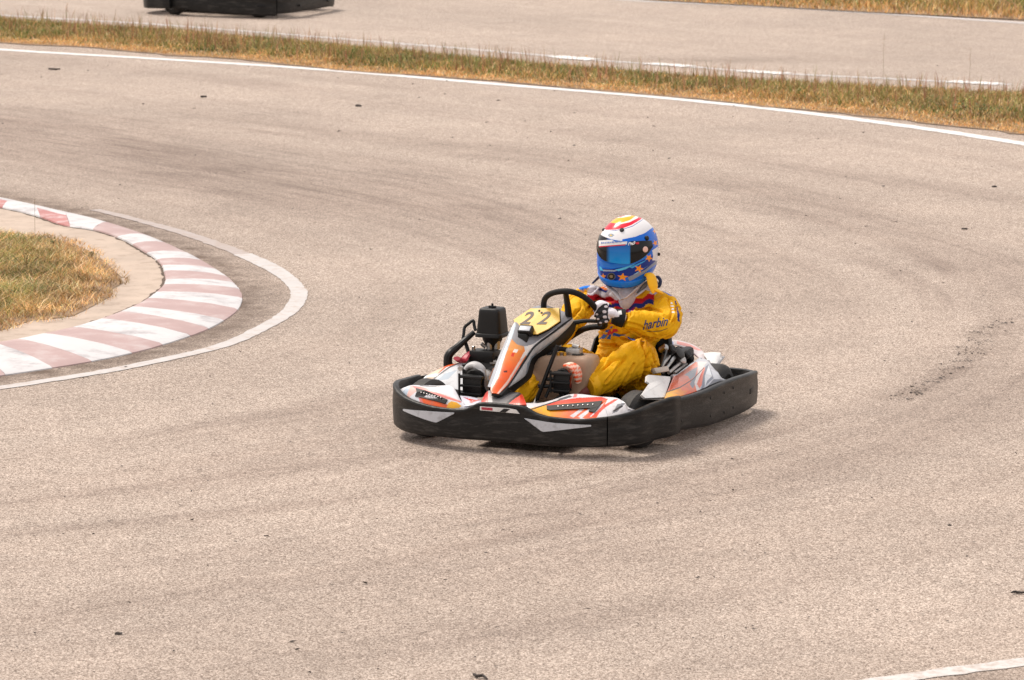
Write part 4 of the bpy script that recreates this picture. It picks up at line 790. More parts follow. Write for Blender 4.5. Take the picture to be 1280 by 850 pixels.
# ---- neck, collar
mb = MB(); mb.tube([P(782, 386, 'x', -.205), P(785, 370, 'x', -.175), P(789, 345, 'x', -.22)], [.040, .048, .05], 20, squash=1.); mb.out('balaclava', mat('bib_cloth', (.62, .60, .68), .8, noise_amt=.2, nscale=30, bump=.5, bscale=50), person)
mb = MB(); mb.tube(PL([(776, 374, -.10), (783, 372, -.09), (790, 366, -.12), (798, 359, -.15), (806, 352, -.18)]), [.008, .012, .015, .013, .008], 10, squash=.4); mb.tube(PL([(794, 371, -.12), (802, 365, -.14), (811, 358, -.17)]), [.008, .012, .009], 10, squash=.4); mb.tube(PL([(776, 375, -.09), (769, 366, -.1), (759, 357, -.13)]), [.012, .02, .012], 10, squash=.4); mb.out('collar', mat('collar_cloth', (.60, .56, .58), .75, noise_amt=.15, nscale=25), person)
cs = mat('suit_yellow', lin(SY), .62, noise_amt=.08, bump=.2)
def strap(pts, wds, m, name, th=.35):
    mb = MB(); mb.tube(PL(pts), wds, 14, squash=th, res=24); return mb.out(name, m, person)
strap([(807, 343, -.16), (813, 345, -.15), (816, 356, -.14), (817, 364, -.13), (818, 366, -.13)], [.016, .030, .034, .030, .014], cs, 'collar_flap', .5)
strap([(815, 360, -.14), (823, 364, -.15), (828, 366.5, -.17)], [.02, .024, .012], cs, 'collar_flap', .4)
strap([(819, 347, -.24), (822.5, 346.5, -.25), (825.5, 351, -.25), (824, 358, -.24), (820, 358, -.24)], [.008, .011, .011, .009, .008], mat('navy_webbing', (.012, .02, .07), .6), 'helmet_strap', .8)
strap([(821, 352, -.245), (823, 356, -.245)], [.016, .015], M['grey'], 'strap_buckle', .3)
strap([(741, 354, -.22), (748, 347, -.21), (756, 339, -.2)], [.008, .01, .01], bpy.data.materials['navy_webbing'], 'helmet_strap', .6)
strap([(797, 367, -.15), (805, 358, -.17), (811, 351, -.20)], [.012, .018, .014], mat('balaclava_grey', (.16, .14, .13), .8, noise_amt=.3), 'neck_cloth', .6)
mb = MB(); mb.tube([Lan+(Lkn-Lan)*.10, Lan+(Lkn-Lan)*.02, Lan-(Lkn-Lan)*.05], [.070, .074, .071], 28); mb.tube([Lan-(Lkn-Lan)*.05, Lan-(Lkn-Lan)*.065], [.073, .070], 28); mb.out('trouser_cuff', cs, person)
# ---- shoes
def shoe(heel, toe, w0, side, mu, ms, name='shoe'):
    heel, toe = np.array(heel), np.array(toe); L_ = toe-heel; up = np.cross(L_, side); up /= np.linalg.norm(up)
    if up[0] > 0: up = -up                       # instep side looks back at the driver, sole forward
    sd_ = np.cross(up, L_); sd_ /= np.linalg.norm(sd_); R = []
    for t, wd, ht in ((0, .3, .45), (.04, .62, .9), (.15, .72, 1.15), (.3, .7, 1.2), (.45, .78, 1.), (.65, .98, .72), (.82, 1.0, .55), (.94, .75, .42), (1, .3, .25)):
        a = np.linspace(0, 2*math.pi, 20, endpoint=False); c = heel+L_*t+up*ht*.035
        R.append(c+np.cos(a)[:, None]*sd_*w0*wd+np.sin(a)[:, None]*up*.035*ht)
    s_ = MB().loft(R).out(name, mu, person, sharp=60)
    R = []
    for t, wd in ((-.02, .3), (.02, .66), (.15, .76), (.35, .68), (.5, .8), (.7, 1.06), (.85, 1.08), (.96, .8), (1.03, .35)):
        c = heel+L_*t; a = np.linspace(0, 2*math.pi, 16, endpoint=False); R.append(c+np.cos(a)[:, None]*sd_*w0*wd+np.sin(a)[:, None]*up*.012)
    MB().loft(R).out('sole', ms, s_, sharp=50); return s_
shoe_or = mat('shoe_upper', attr='Col', rough=.5)
s1 = shoe(P(704, 494, 'x', .47), P(704, 462, 'x', .50), .036, (0, 1, 0), shoe_or, M['blackmatt'])
D_ = deco(verts(s1)); k = (np.floor((D_[:, 1]+.18*D_[:, 0])/3.4) % 2 == 0); C_ = np.where(k[:, None], lin((232, 92, 30)), lin((225, 200, 180))); C_[D_[:, 1] > 478] = lin((110, 30, 26)); setcol(s1, C_)
sto = strap([(706, 457, .47), (713, 457, .475), (719, 461, .475), (722, 468, .47), (723, 477, .46)], [.018, .030, .036, .036, .026], shoe_or, 'shoe_tongue', .6)
so_ = sto; D_ = deco(verts(so_)); k = (np.floor((D_[:, 1]+.12*D_[:, 0])/2.7) % 2 == 0); setcol(so_, np.where(k[:, None], lin((236, 84, 24)), lin((236, 205, 185))))
strap([(722, 496, .40), (727, 491, .38), (732, 488, .36)], [.02, .032, .034], mat('shoe_red', (.18, .035, .025), .6, noise_amt=.3), 'shoe_collar', .9)
s2 = shoe(P(602, 495, 'x', .60), P(592, 463, 'x', .645), .046, (0, 1, 0), mat('shoe_grey', (.42, .41, .41), .5, noise_amt=.3, nscale=30), M['blackmatt'])
strap([(581, 462, .62), (586, 457.5, .61), (594, 456.5, .60), (601, 462, .60), (605, 472, .60)], [.014, .026, .034, .034, .02], bpy.data.materials['shoe_grey'], 'shoe_tongue', .6)
mb = MB(); mb.tube([P(605, 480, 'x', .56), P(618, 486, 'x', .52), P(634, 489, 'x', .48)], [.03, .036, .045], 12); mb.out('sock', M['dark_metal'], person)
# ---- gloves: palm and five curled fingers closed round the rim
gl = mat('glove_cloth', attr='Col', rough=.65, bump=.3, bscale=120)
def hand(wr, pal, knuckles, mids, tips, th, rad=.0125, name='glove'):
    mb = MB(); pal = np.array(pal); kn = np.array(knuckles)
    mb.tube([wr, wr*.55+pal*.45, pal, kn.mean(0)], [.030, .034, .041, .030], 16, squash=.62)
    mb.tube([kn[0], kn[1], kn[2], kn[3]], [.017, .018, .018, .016], 10)
    for k in range(4):
        mb.tube([pal*.35+kn[k]*.65, kn[k], mids[k], tips[k]], [rad*1.2, rad*1.18, rad*1.1, rad*.85], 10, res=14)
        mb.add(*ball(tips[k], rad*.85))
    mb.tube(th, [rad*1.5, rad*1.3, rad*1.05], 10, res=12); mb.add(*ball(th[-1], rad*1.05))
    s_ = mb.out('tmp', gl, None, smooth=False); md = s_.modifiers.new('r', 'REMESH'); md.mode = 'VOXEL'; md.voxel_size = .0024
    m2 = s_.modifiers.new('s', 'SMOOTH'); m2.factor = .5; m2.iterations = 3; bpy.context.view_layer.update()
    me_ = bpy.data.meshes.new_from_object(s_.evaluated_get(bpy.context.evaluated_depsgraph_get())); bpy.data.objects.remove(s_)
    me_.polygons.foreach_set('use_smooth', [True]*len(me_.polygons)); me_.materials.clear(); me_.materials.append(gl)
    o = bpy.data.objects.new(name, me_); scn.collection.objects.link(o); o.parent = person; return o
def ball(c, r):
    bm = bmesh.new(); bmesh.ops.create_icosphere(bm, subdivisions=2, radius=r); V_ = np.array([v.co[:] for v in bm.verts])+np.array(c); F_ = [[v.index for v in f.verts] for f in bm.faces]; bm.free(); return V_, F_
X = lambda x, y, v: P(x, y, 'x', v)
gL = hand(Lwr*.9+X(768, 394, .15)*.1, X(764, 391, .165), [X(753, 380.5, .20), X(755.5, 387, .205), X(757, 393.5, .205), X(758, 400, .20)],
          [X(746.5, 383, .235), X(748, 390, .235), X(749.5, 396.5, .232), X(751.5, 402, .226)], [X(744, 388.5, .205), X(744.5, 394.5, .205), X(746.5, 400.5, .205), X(749, 405, .205)],
          [X(760, 383, .17), X(750, 379, .185), X(743.5, 384, .18)])
Vg = verts(gL); Dg = deco(Vg); Cg = np.tile(lin((226, 220, 226)), (len(Vg), 1))
blackz = inpoly(Dg, [(748, 385), (754, 380), (759, 379), (761, 384), (760, 389), (760, 397), (765, 403), (762, 410), (744, 410), (741, 400), (744, 391)]); Cg[blackz] = lin((22, 20, 24))
for cx2, cy2, rx, ry in ((757.5, 383.2, 2.4, 1.5), (755.5, 389.6, 2.6, 1.9), (756.2, 396.2, 2.6, 1.9), (758, 402, 2.2, 1.5), (746, 393, 1.7, 1.2), (747.5, 398.8, 1.8, 1.2), (750.5, 403.6, 1.8, 1.0)):
    k = ((Dg[:, 0]-cx2)/rx)**2+((Dg[:, 1]-cy2)/ry)**2 < 1; Cg[k] = lin((222, 214, 218))
k = inpoly(Dg, [(740.5, 384), (744, 381), (746, 384), (743, 390), (740, 392)]); Cg[k] = lin((150, 135, 160))
setcol(gL, Cg)
cuff = MB(); cuff.tube([X(767, 395, .15), X(772, 396.5, .14), X(779, 398, .125)], [.040, .047, .050], 20, squash=.95); cf_ = cuff.out('cuff', M['blackmatt'], gL)
bvc = BVHTree.FromPolygons(verts(cf_).tolist(), [tuple(p.vertices) for p in cf_.data.polygons])
printed('cuff_label', np.array([(0, 0, 0), (1, .1, 0), (.8, 1, 0), (-.1, .9, 0)]), [(0, 1, 2, 3)], (773, 393.5), (4.6, 0), (0, -5.5), M['whiteink'], cf_, bvh=bvc, cut=2, off=.003)
gR = hand(Rwr, X(690, 420, .16), [X(684, 411, .19), X(682, 416, .19), X(681, 421, .19), X(682, 426, .185)], [X(684, 407, .16), X(682, 412, .16), X(681, 417, .16), X(682, 422, .16)], [X(688, 408, .14), X(687, 413, .14), X(686, 418, .14), X(686, 423, .14)], [X(694, 414, .14), X(692, 408, .15), X(688, 405, .17)], name='glove')
setcol(gR, np.tile(lin((226, 220, 226)), (len(gR.data.vertices), 1)))
# ---- helmet (own frame: f forward, l left, u up)
hc = P(784.5, 311.5, 'x', -.215)
hy, hp, hrl = math.radians(1), math.radians(13), math.radians(-5)
f = np.array([math.cos(hy), math.sin(hy), 0]); l = np.array([-math.sin(hy), math.cos(hy), 0]); u = np.array([0, 0, 1.])
f, u = f*math.cos(hp)-u*math.sin(hp), u*math.cos(hp)+f*math.sin(hp)
l, u = l*math.cos(hrl)+u*math.sin(hrl), u*math.cos(hrl)-l*math.sin(hrl)
HB = np.array([f, l, u])
zk = [-.142, -.139, -.126, -.102, -.076, -.04, .0, .045, .085, .12, .145, .163, .172, .1745]
fk = [.120, .150, .176, .186, .184, .176, .172, .163, .145, .116, .084, .050, .020, 0.001]
wk = [.098, .112, .127, .139, .146, .149, .149, .144, .131, .107, .080, .049, .020, 0.001]
bk_ = [.055, .080, .112, .140, .160, .174, .178, .174, .158, .130, .096, .058, .024, 0.001]
from numpy import interp
TAB = {}
def smooth_tab(k, v, z):
    if id(v) not in TAB: TAB[id(v)] = resample(np.c_[k, v], 400)
    p = TAB[id(v)]; return interp(z, p[:, 0], p[:, 1])
def hpt(az, z, off=0.):
    a, w_, b = smooth_tab(zk, fk, z), smooth_tab(zk, wk, z), smooth_tab(zk, bk_, z)
    ca_, sa = np.cos(az), np.sin(az); e = 2/2.25
    rx = np.sign(ca_)*np.abs(ca_)**e*(np.where(ca_ > 0, a, b)+off); ry = np.sign(sa)*np.abs(sa)**e*(w_+off); zz = np.broadcast_to(z, np.shape(rx))
    zz = zz+np.where(z < -.085, (1-(ca_+1)/2)*.012*np.clip((-.085-z)/.05, 0, 1), 0)
    return hc+np.stack([rx, ry, zz], -1)@HB
nz_, na = 230, 340; phi = np.linspace(0, 1, nz_); zz = -.142+.3165*(1-(1-phi)**1.35*(1)) ; zz = np.unique(np.clip(np.r_[zz, np.linspace(.16, .1745, 14)], -.142, .1745)); nz_ = len(zz)
az = np.linspace(0, 2*math.pi, na, endpoint=False)
G = np.array([hpt(az, z) for z in zz])
G[-1] = G[-1].mean(0)
F = [(i*na+j, i*na+(j+1) % na, (i+1)*na+(j+1) % na, (i+1)*na+j) for i in range(nz_-1) for j in range(na)]
hel = MB().add(G.reshape(-1, 3), F+[tuple(range((nz_-1)*na, nz_*na))]).out('helmet', M['helmet'], person, sharp=80)
V = verts(hel); Dh = deco(V); loc_ = (V-hc)@HB.T
Nh = normals(hel); fr_ = (Nh@(KB@-DD)) > -.1
HBl, HBd = (0, 104, 212), (4, 44, 132)
base = np.where((loc_[:, 2] > .045)[:, None], lin((232, 230, 232)), lin(HBl))
C_ = base.copy()
def lay(col, poly): k = inpoly(Dh, poly) & fr_; C_[k] = lin(col)
R2 = lambda l: [(740+x/8.5, 260+y/8.5) for x, y in l]           # artwork drawn 8.5 times enlarged
lay((232, 230, 232), R2([(40, 330), (70, 200), (180, 60), (380, 20), (560, 40), (680, 190), (560, 270), (400, 320), (230, 336)]))
lay(HBl, R2([(320, 333), (460, 305), (570, 262), (655, 195), (760, 120), (760, 700), (500, 860), (60, 860), (40, 560), (400, 560), (600, 470), (600, 400), (330, 400)]))
lay((216, 18, 52), R2([(120, 215), (140, 170), (180, 150), (300, 172), (400, 150), (480, 110), (520, 70), (560, 80), (520, 120), (420, 180), (330, 215), (240, 230), (150, 232)]))
lay((30, 60, 150), R2([(140, 236), (240, 236), (330, 222), (430, 190), (530, 125), (570, 95), (535, 128), (432, 196), (330, 228), (240, 242)]))
lay((240, 232, 220), R2([(178, 146), (300, 170), (390, 152), (470, 108), (500, 78), (460, 60), (400, 50), (250, 60), (200, 90)]))
lay((246, 172, 14), R2([(172, 142), (185, 105), (225, 72), (330, 76), (400, 78), (450, 70), (465, 85), (400, 130), (300, 160), (220, 160)]))
lay((240, 232, 220), R2([(245, 95), (260, 75), (320, 80), (400, 62), (440, 60), (410, 85), (330, 100), (270, 105)]))
lay((232, 100, 120), R2([(265, 92), (290, 75), (350, 68), (395, 52), (390, 66), (340, 84), (300, 100)]))
lay(HBd, R2([(80, 640), (200, 650), (400, 620), (640, 510), (690, 480), (690, 560), (560, 660), (420, 725), (250, 770), (100, 740)]))
lay((160, 170, 185), R2([(100, 655), (240, 660), (350, 640), (240, 675), (120, 672)])); lay((90, 190, 230), R2([(250, 655), (380, 620), (470, 590), (360, 650), (280, 672)])); lay((80, 190, 235), R2([(75, 620), (95, 625), (120, 665), (90, 665)]))
lay((60, 160, 225), R2([(400, 630), (560, 560), (640, 480), (560, 570), (430, 640)])); lay((150, 200, 235), R2([(420, 720), (520, 660), (600, 610), (500, 680), (440, 722)]))
lay((130, 140, 160), R2([(380, 735), (560, 660), (680, 560), (700, 540), (690, 590), (560, 690), (400, 780)]))
lay((224, 222, 226), R2([(640, 450), (700, 410), (720, 520), (690, 560), (640, 555), (650, 510)]))
lay(HBl, R2([(60, 745), (150, 795), (300, 800), (480, 755), (600, 680), (600, 720), (480, 800), (300, 880), (80, 860)]))
lay((40, 120, 215), R2([(80, 560), (200, 600), (420, 570), (600, 490), (600, 520), (420, 610), (220, 640), (90, 620)]))
def star(cx, cy, r, rot, sx=1.): return [(cx+sx*(r if i % 2 == 0 else r*.42)*math.sin(rot+i*math.pi/5), cy-(r if i % 2 == 0 else r*.42)*math.cos(rot+i*math.pi/5)) for i in range(10)]
for cx, cy, r, rot, sx in ((325, 735, 46, .1, 1.35), (500, 645, 46, .35, 1.15), (605, 530, 44, .55, .95), (672, 372, 38, .8, .75), (668, 240, 40, .7, .6), (118, 728, 34, 0, 1.)): lay((245, 150, 20), R2(star(cx, cy, r, rot, sx)))
lay((150, 165, 180), R2([(165, 290), (185, 272), (215, 272), (238, 288), (215, 308), (185, 308)])); lay((232, 190, 90), R2([(185, 290), (200, 280), (218, 290), (200, 300)]))
for i in range(12): a_ = i*.5236; 
lay((90, 95, 100), R2([(205+44*math.cos(t)*1.0, 728+40*math.sin(t)) for t in np.linspace(0, 6.1, 20)])); lay((35, 36, 40), R2([(205+36*math.cos(t), 728+32*math.sin(t)) for t in np.linspace(0, 6.1, 20)])); lay((140, 120, 90), R2([(205+18*math.cos(t), 728+16*math.sin(t)) for t in np.linspace(0, 6.1, 20)]))
setcol(hel, C_)
bvh_h = BVHTree.FromPolygons(V.tolist(), [tuple(p.vertices) for p in hel.data.polygons])
# lower rim and chin spoiler
rim_z = -.183; mb = MB(); mb.tube(hpt(np.linspace(0, 2*math.pi, 60, endpoint=False), -.1395, .001), .007, 8, closed=True, res=90); mb.out('rubber_edge', M['blackmatt'], hel)
Ad = np.array([hpt(a_, -.104, .003) for a_ in np.linspace(-1.15, 1.15, 40)]); Bd = np.array([hpt(a_, -.137, .006)+f*.018*math.cos(a_)-u*.006 for a_ in np.linspace(-1.15, 1.15, 40)])
sp = MB().sheet(Ad, Bd, 120, 16, .004, .006, up=f, smooth=False).out('chin_spoiler', M['helmet'], hel); Ds = deco(verts(sp)); zs = ((verts(sp)-hc)@HB.T)[:, 2]; setcol(sp, np.where((zs < -.138)[:, None], lin((12, 50, 130)), lin((30, 125, 225))))
# visor: a separate curved shell over the eye port
av = np.linspace(-1.42, 1.42, 260); vz0, vz1 = -.010, .099
def vz(a_, t):
    e = np.clip((np.abs(a_)-.35)/1.07, 0, 1); lo = vz0+e**1.4*.058; hi = vz1-e**2.5*.022; return lo+(hi-lo)*t
Gv = np.array([[hpt(a_, vz(a_, t), .0055) for t in np.linspace(0, 1, 70)] for a_ in av]); nv, mv = 260, 70
Gi = Gv-((Gv-hc)/np.linalg.norm(Gv-hc, axis=2)[..., None])*.004
F = []; nm = nv*mv
for i in range(nv-1):
    for j in range(mv-1): a = i*mv+j; F += [(a, a+1, a+mv+1, a+mv), (a+nm, a+mv+nm, a+mv+1+nm, a+1+nm)]
ring = [j for j in range(mv)]+[i*mv+mv-1 for i in range(1, nv)]+[(nv-1)*mv+j for j in range(mv-2, -1, -1)]+[i*mv for i in range(nv-2, 0, -1)]
F += [(ring[k], ring[k]+nm, ring[(k+1) % len(ring)]+nm, ring[(k+1) % len(ring)]) for k in range(len(ring))]
vis = MB().add(np.vstack([Gv.reshape(-1, 3), Gi.reshape(-1, 3)]), F).out('visor', M['visor'], hel, sharp=60)
Vv = verts(vis); Dv = deco(Vv); lv = (Vv-hc)@HB.T; azv = np.arctan2(lv[:, 1], lv[:, 0])
Cv = np.tile(lin((8, 9, 12)), (len(Vv), 1)); xb = (Dv[:, 0]-740)*8.5; yb = (Dv[:, 1]-260)*8.5
refl_band = np.clip((xb-150)/45, 0, 1)*np.clip((412-xb)/14, 0, 1)*1.; tt = np.clip((yb-410)/170, 0, 1)[:, None]
Cv = Cv*(1-refl_band[:, None])+refl_band[:, None]*(lin((8, 98, 180))*(1-tt)+lin((30, 150, 226))*tt)  # blue reflection painted into the visor colour, paler towards the bottom
setcol(vis, Cv)
bvv = BVHTree.FromPolygons(Vv.tolist(), [tuple(p.vertices) for p in vis.data.polygons])
quad = np.array([(0, 0, 0), (1, 0, 0), (1, 1, 0), (0, 1, 0)], float); qf = [(0, 1, 2, 3)]
def qgrid(n): return np.array([(i/n, j, 0) for i in range(n+1) for j in (0, 1)], float), [(2*i, 2*i+2, 2*i+3, 2*i+1) for i in range(n)]
gv, gf = qgrid(24)
def decal(name, o, r, uu, m, par, bvh, off=.002, cut=1): return printed(name, gv, gf, o, r, uu, m, par, bvh=bvh, cut=cut, off=off)
sv_ = decal('visor_strip', (740+72/8.5, 260+408/8.5), (300/8.5, -2.6), (0, -62/8.5), M['whiteink'], vis, bvv)
decal('strip_red', (740+74/8.5, 260+416/8.5), (280/8.5, -2.4), (0, -11/8.5), mat('red_film', lin((205, 30, 50)), .3), sv_, bvv, .0032)
def dashes(ws):
    Vd, Fd, x = [], [], 0.; tot = sum(ws)+.35*len(ws)
    for i, w0_ in enumerate(ws): Vd += [(x/tot, .1*(i % 2), 0), ((x+w0_)/tot, .1*(i % 2), 0), ((x+w0_)/tot, 1-.12*(i % 3), 0), (x/tot, 1-.12*(i % 3), 0)]; Fd.append((4*i, 4*i+1, 4*i+2, 4*i+3)); x += w0_+.35
    return np.array(Vd, float), Fd
V4, F4 = dashes([1, .7, 1.1, .6, 1, .9, 1.6, .7, 1, .6, 1.1]); printed('strip_print', V4, F4, (740+95/8.5, 260+380/8.5), (220/8.5, -1.8), (0, -18/8.5), mat('print_grey_blue', lin((120, 140, 190)), .5), sv_, bvh=bvv, cut=1, off=.0034)
V4, F4 = text_mesh('HD', .1, .03); printed('strip_letters', V4, F4, (740+385/8.5, 260+398/8.5), (75/8.5, -1.2), (0, -52/8.5), M['whiteink'], sv_, bvh=bvv, cut=1, off=.0024)
V4, F4 = quad, qf; printed('strip_mark', V4, F4, (740+470/8.5, 260+386/8.5), (30/8.5, -.4), (0, -42/8.5), bpy.data.materials['red_film'], sv_, bvh=bvv, cut=1, off=.0024)
def stud(name, x, y, r, h_, m, par=hel, bvh=bvh_h, sx=1.):
    q = onto(bvh, 740+x/8.5, 260+y/8.5, -.001); n_ = (q-hc)/np.linalg.norm(q-hc); return MB().lathe([(-.002, r), (h_*.6, r*.95), (h_, r*.6), (h_, .001)], q, n_, 16, True).out(name, m, par)
stud('visor_pivot', 578, 322, .013, .012, M['black']); stud('air_vent', 318, 236, .012, .008, M['black']); stud('air_vent', 125, 233, .009, .008, M['black']); stud('round_badge', 563, 440, .0155, .009, mat('badge_pink', lin((232, 190, 175)), .4), vis, bvv); stud('strap_post', 700, 490, .009, .012, M['black'])
# ================================================================ GRASS
def sample(poly, dens):
    lo, hi = poly.min(0), poly.max(0); n = int((hi[0]-lo[0])*(hi[1]-lo[1])*dens); p = lo+rng.random((n, 2))*(hi-lo); return p[inpoly(p, poly)]
def patch(p, s, seed=0.):
    """smooth value noise in 0..1 on world x,y"""
    r = np.random.default_rng(int(seed)+11); g = r.random((200, 200)); q = (p-np.array([-40, -10]))*s; i = np.floor(q).astype(int); t = q-i; t = t*t*(3-2*t); i %= 198
    return (g[i[:, 0], i[:, 1]]*(1-t[:, 0])+g[i[:, 0]+1, i[:, 1]]*t[:, 0])*(1-t[:, 1])+(g[i[:, 0], i[:, 1]+1]*(1-t[:, 0])+g[i[:, 0]+1, i[:, 1]+1]*t[:, 0])*t[:, 1]
gm = mat('grass_blades', attr='Col', rough=.7, spec=.25)
def blades(name, p, h, wd, lean, C, z0, label=None):
    n = len(p); a = rng.random(n)*2*math.pi; d = np.c_[np.cos(a), np.sin(a)]; b = rng.random(n)*2*math.pi; sd_ = np.c_[np.cos(b), np.sin(b)]*(wd/2)[:, None]
    base = np.c_[p, np.full(n, z0)]; mid = base+np.c_[d*(lean*.35)[:, None], h*.55]; tip = base+np.c_[d*lean[:, None], h]
    s3 = np.c_[sd_, np.zeros(n)]; V = np.stack([base-s3, base+s3, mid-s3*.8, mid+s3*.8, tip], 1).reshape(-1, 3)
    k = np.arange(n)[:, None]*5; F = np.vstack([k+[0, 1, 3], k+[0, 3, 2], k+[2, 3, 4]])
    me = bpy.data.meshes.new(name); me.vertices.add(len(V)); me.vertices.foreach_set('co', V.ravel()); me.loops.add(F.size); me.loops.foreach_set('vertex_index', F.ravel().astype(np.int32))
    me.polygons.add(len(F)); me.polygons.foreach_set('loop_start', np.arange(0, F.size, 3, dtype=np.int32)); me.update(calc_edges=True); me.validate()
    me.materials.append(gm); o = bpy.data.objects.new(name, me); scn.collection.objects.link(o); setcol(o, np.repeat(C, 5, 0)); tag(o, label, 'grass', kind='stuff'); return o
STRAW, OLIVE, GREEN, BROWN, PALE = lin((234, 188, 126)), lin((172, 162, 96)), lin((100, 128, 66)), lin((160, 128, 96)), lin((244, 218, 172))
def mixn(cols, w):
    w = np.clip(w, 0.001, None); w = w/w.sum(1, keepdims=True); r = rng.random(len(w))[:, None]; k = (np.cumsum(w, 1) < r).sum(1); k = np.minimum(k, len(cols)-1)
    C = np.array(cols)[k]; return C*rng.uniform(.7, 1.25, (len(w), 1))*rng.normal(1, .05, (len(w), 3))
# verge between the tracks
vp = np.vstack([sn, sf[::-1]]); p = sample(vp, 3400); snf, sff = sn, sf
dn_, df = pdist(p, sn[::2]), pdist(p, sf[::2]); t = dn_/(dn_+df)
g1, g2_, g3 = patch(p, 1.3, 1), patch(p, 3.1, 2), patch(p, .55, 3)
edge = np.exp(-(dn_/.52)**2)
wt = np.c_[.3+3.2*edge+.6*(g2_ > .6), 1.35*(1-edge)*(.4+g1), 4.2*(1-edge)*np.clip(g2_*g3*3.2-.75, 0, 1)*(1-.75*np.clip(t*1.4-.5, 0, 1))+.65*(1-edge)*(1-.5*t), .75*(1-edge)+.25, .25+.5*edge+.3*g2_]
C = mixn([STRAW, OLIVE, GREEN, BROWN, PALE], wt)
C *= (.78+.5*patch(p, 5., 41)[:, None]); h = (.02+.055*np.clip(t*1.4, 0, 1)*(.6+.6*g2_)+.03*g1)*rng.uniform(.5, 1.25, len(p))*np.clip(1.25-t*.55, .6, 1); h *= np.where(edge > .5, .55, 1)
blades('verge_grass', p, h, rng.uniform(.004, .009, len(p)), h*rng.uniform(.2, 1.2, len(p)), C, .012, 'straw coloured and olive rough grass growing on the strip between the two tracks')
# taller seed heads
k = (t > .25) & (rng.random(len(p)) < .028); ps = p[k]; n = len(ps); hh = rng.uniform(.08, .24, n)
C = mixn([lin((178, 128, 100)), lin((200, 158, 116)), lin((150, 142, 84))], np.c_[np.ones(n), np.ones(n), np.ones(n)])
blades('seed_stalks', np.vstack([ps, ps]), np.r_[hh, hh*.96], np.r_[np.full(n, .004), np.full(n, .007)], np.r_[hh, hh]*rng.uniform(.05, .35, 2*n), np.vstack([C, C]), .012, 'thin brown seed stalks standing above the strip of verge grass')
bpy.data.objects['seed_stalks']['category'] = 'seed stalks'
# far verge, top right
fg = np.vstack([resample(FGN, 60), [[12, 52], [12, 60], [-4, 60]]]); p = sample(fg, 800); dn_ = pdist(p, resample(FGN, 40)); edge = np.exp(-(dn_/.6)**2); g2_ = patch(p, 2., 6)
C = mixn([STRAW, OLIVE, GREEN, BROWN, PALE], np.c_[.3+2*edge, .9*(1-edge)+.1, (1-edge)*np.clip(g2_*2-.5, 0, 1.5), .5+0*g2_, .3+0*g2_])
h = (.04+.12*(1-edge))*rng.uniform(.5, 1.3, len(p)); blades('far_verge_grass', p, h, rng.uniform(.006, .014, len(p)), h*rng.uniform(.2, 1., len(p)), C, .012, 'rough green and straw grass beyond the far track at the top right')
# island tuft
ip = ISL[(ISL[:, 0] > -9)]; ip = np.vstack([ip, [[-7, at(-500, 470)[1]]]]); ip = ISL.copy(); p = sample(ip, 7500); p = p[p[:, 0] > -6.2]
de = pdist(p, ISL[1:-1]); g1, g2_, g3 = patch(p, 1.6, 21), patch(p, 4.5, 22), patch(p, 9, 23); left = np.clip((-2.75-p[:, 0])/.9, 0, 1)
edge = np.exp(-(de/.28)**2); keep = rng.random(len(p)) < np.clip(.04+de*2.6+.9*(g2_-.35)*np.clip(1-de*2, 0, 1), 0, 1); 
wt = np.c_[.8+1.3*edge, (.7+1.3*left)*(1-edge)*(.5+g1), (.25+2.6*left)*(1-edge)*np.clip(g2_*2.4-.6, 0, 2)+.6*np.clip(g3*g2_*4-1.9, 0, 1), .35+.7*g3, .7-.4*left]
C = mixn([STRAW, OLIVE, GREEN, BROWN, PALE], wt); C *= (.5+.95*patch(p, 7., 42)[:, None])*(.8+.4*patch(p, 2.2, 43)[:, None]); tall = (.028+.065*(1-edge)*(.4+g1)*(.5+.5*left+.3*g2_))*rng.uniform(.5, 1.3, len(p))
p, C, tall = p[keep], C[keep], tall[keep]
blades('island_grass', p, tall, rng.uniform(.002, .005, len(p)), tall*rng.uniform(.4, 2.2, len(p)), C, .026, 'dry orange and green grass patch on the island inside the kerb')
# dark weeds in the island
k = rng.random(len(p)) < .010*(patch(p, 6, 31) > .70); 
def weed(x, y, h_, label, z=.026, cols=((70, 92, 50), (96, 104, 50)), n=60, spread=.07, wd=.012, stalk=False, group=None):
    b = at(x, y, z); Vv, Ff = [], []; mb = MB(); e = empty('weed', tuple(b)); tag(e, label, 'weed', group)
    ns = 1 if stalk else 6
    for i in range(ns):
        a = rng.random()*6.28; r = 0 if stalk else spread*rng.random(); mb.tube([(0, 0, 0), (r*.5*math.cos(a), r*.5*math.sin(a), h_*.6), (r*math.cos(a)+.004, r*math.sin(a), h_)], .0022 if not stalk else .0011, 5, res=5)
    mb.out('stem', mat_w1, e)
    mb = MB()
    for i in range(n):
        a, b2 = rng.random(2)*6.28; z_ = h_*(rng.random()**.7)*(1.02) if not stalk else h_*rng.uniform(.55, 1.02); r = (spread*rng.random() if not stalk else .012*rng.random()); c = np.array([r*math.cos(a), r*math.sin(a), z_])
        L2 = wd*rng.uniform(.7, 1.6); d = np.array([math.cos(b2), math.sin(b2), rng.uniform(-.3, .8)]); s_ = np.cross(d, [0, 0, 1.])*wd*.35; mb.add([c, c+d*L2*.5+s_, c+d*L2, c+d*L2*.5-s_], [(0, 1, 2, 3)])
    mb.out('leaves', mat_w2 if not stalk else mat_w3, e, smooth=False)
mat_w1 = mat('weed_stem', lin((110, 96, 50)), .7); mat_w2 = mat('weed_leaf', lin((72, 88, 40)), .7, noise_amt=.3); mat_w3 = mat('weed_seed', lin((176, 134, 104)), .8, noise_amt=.3)
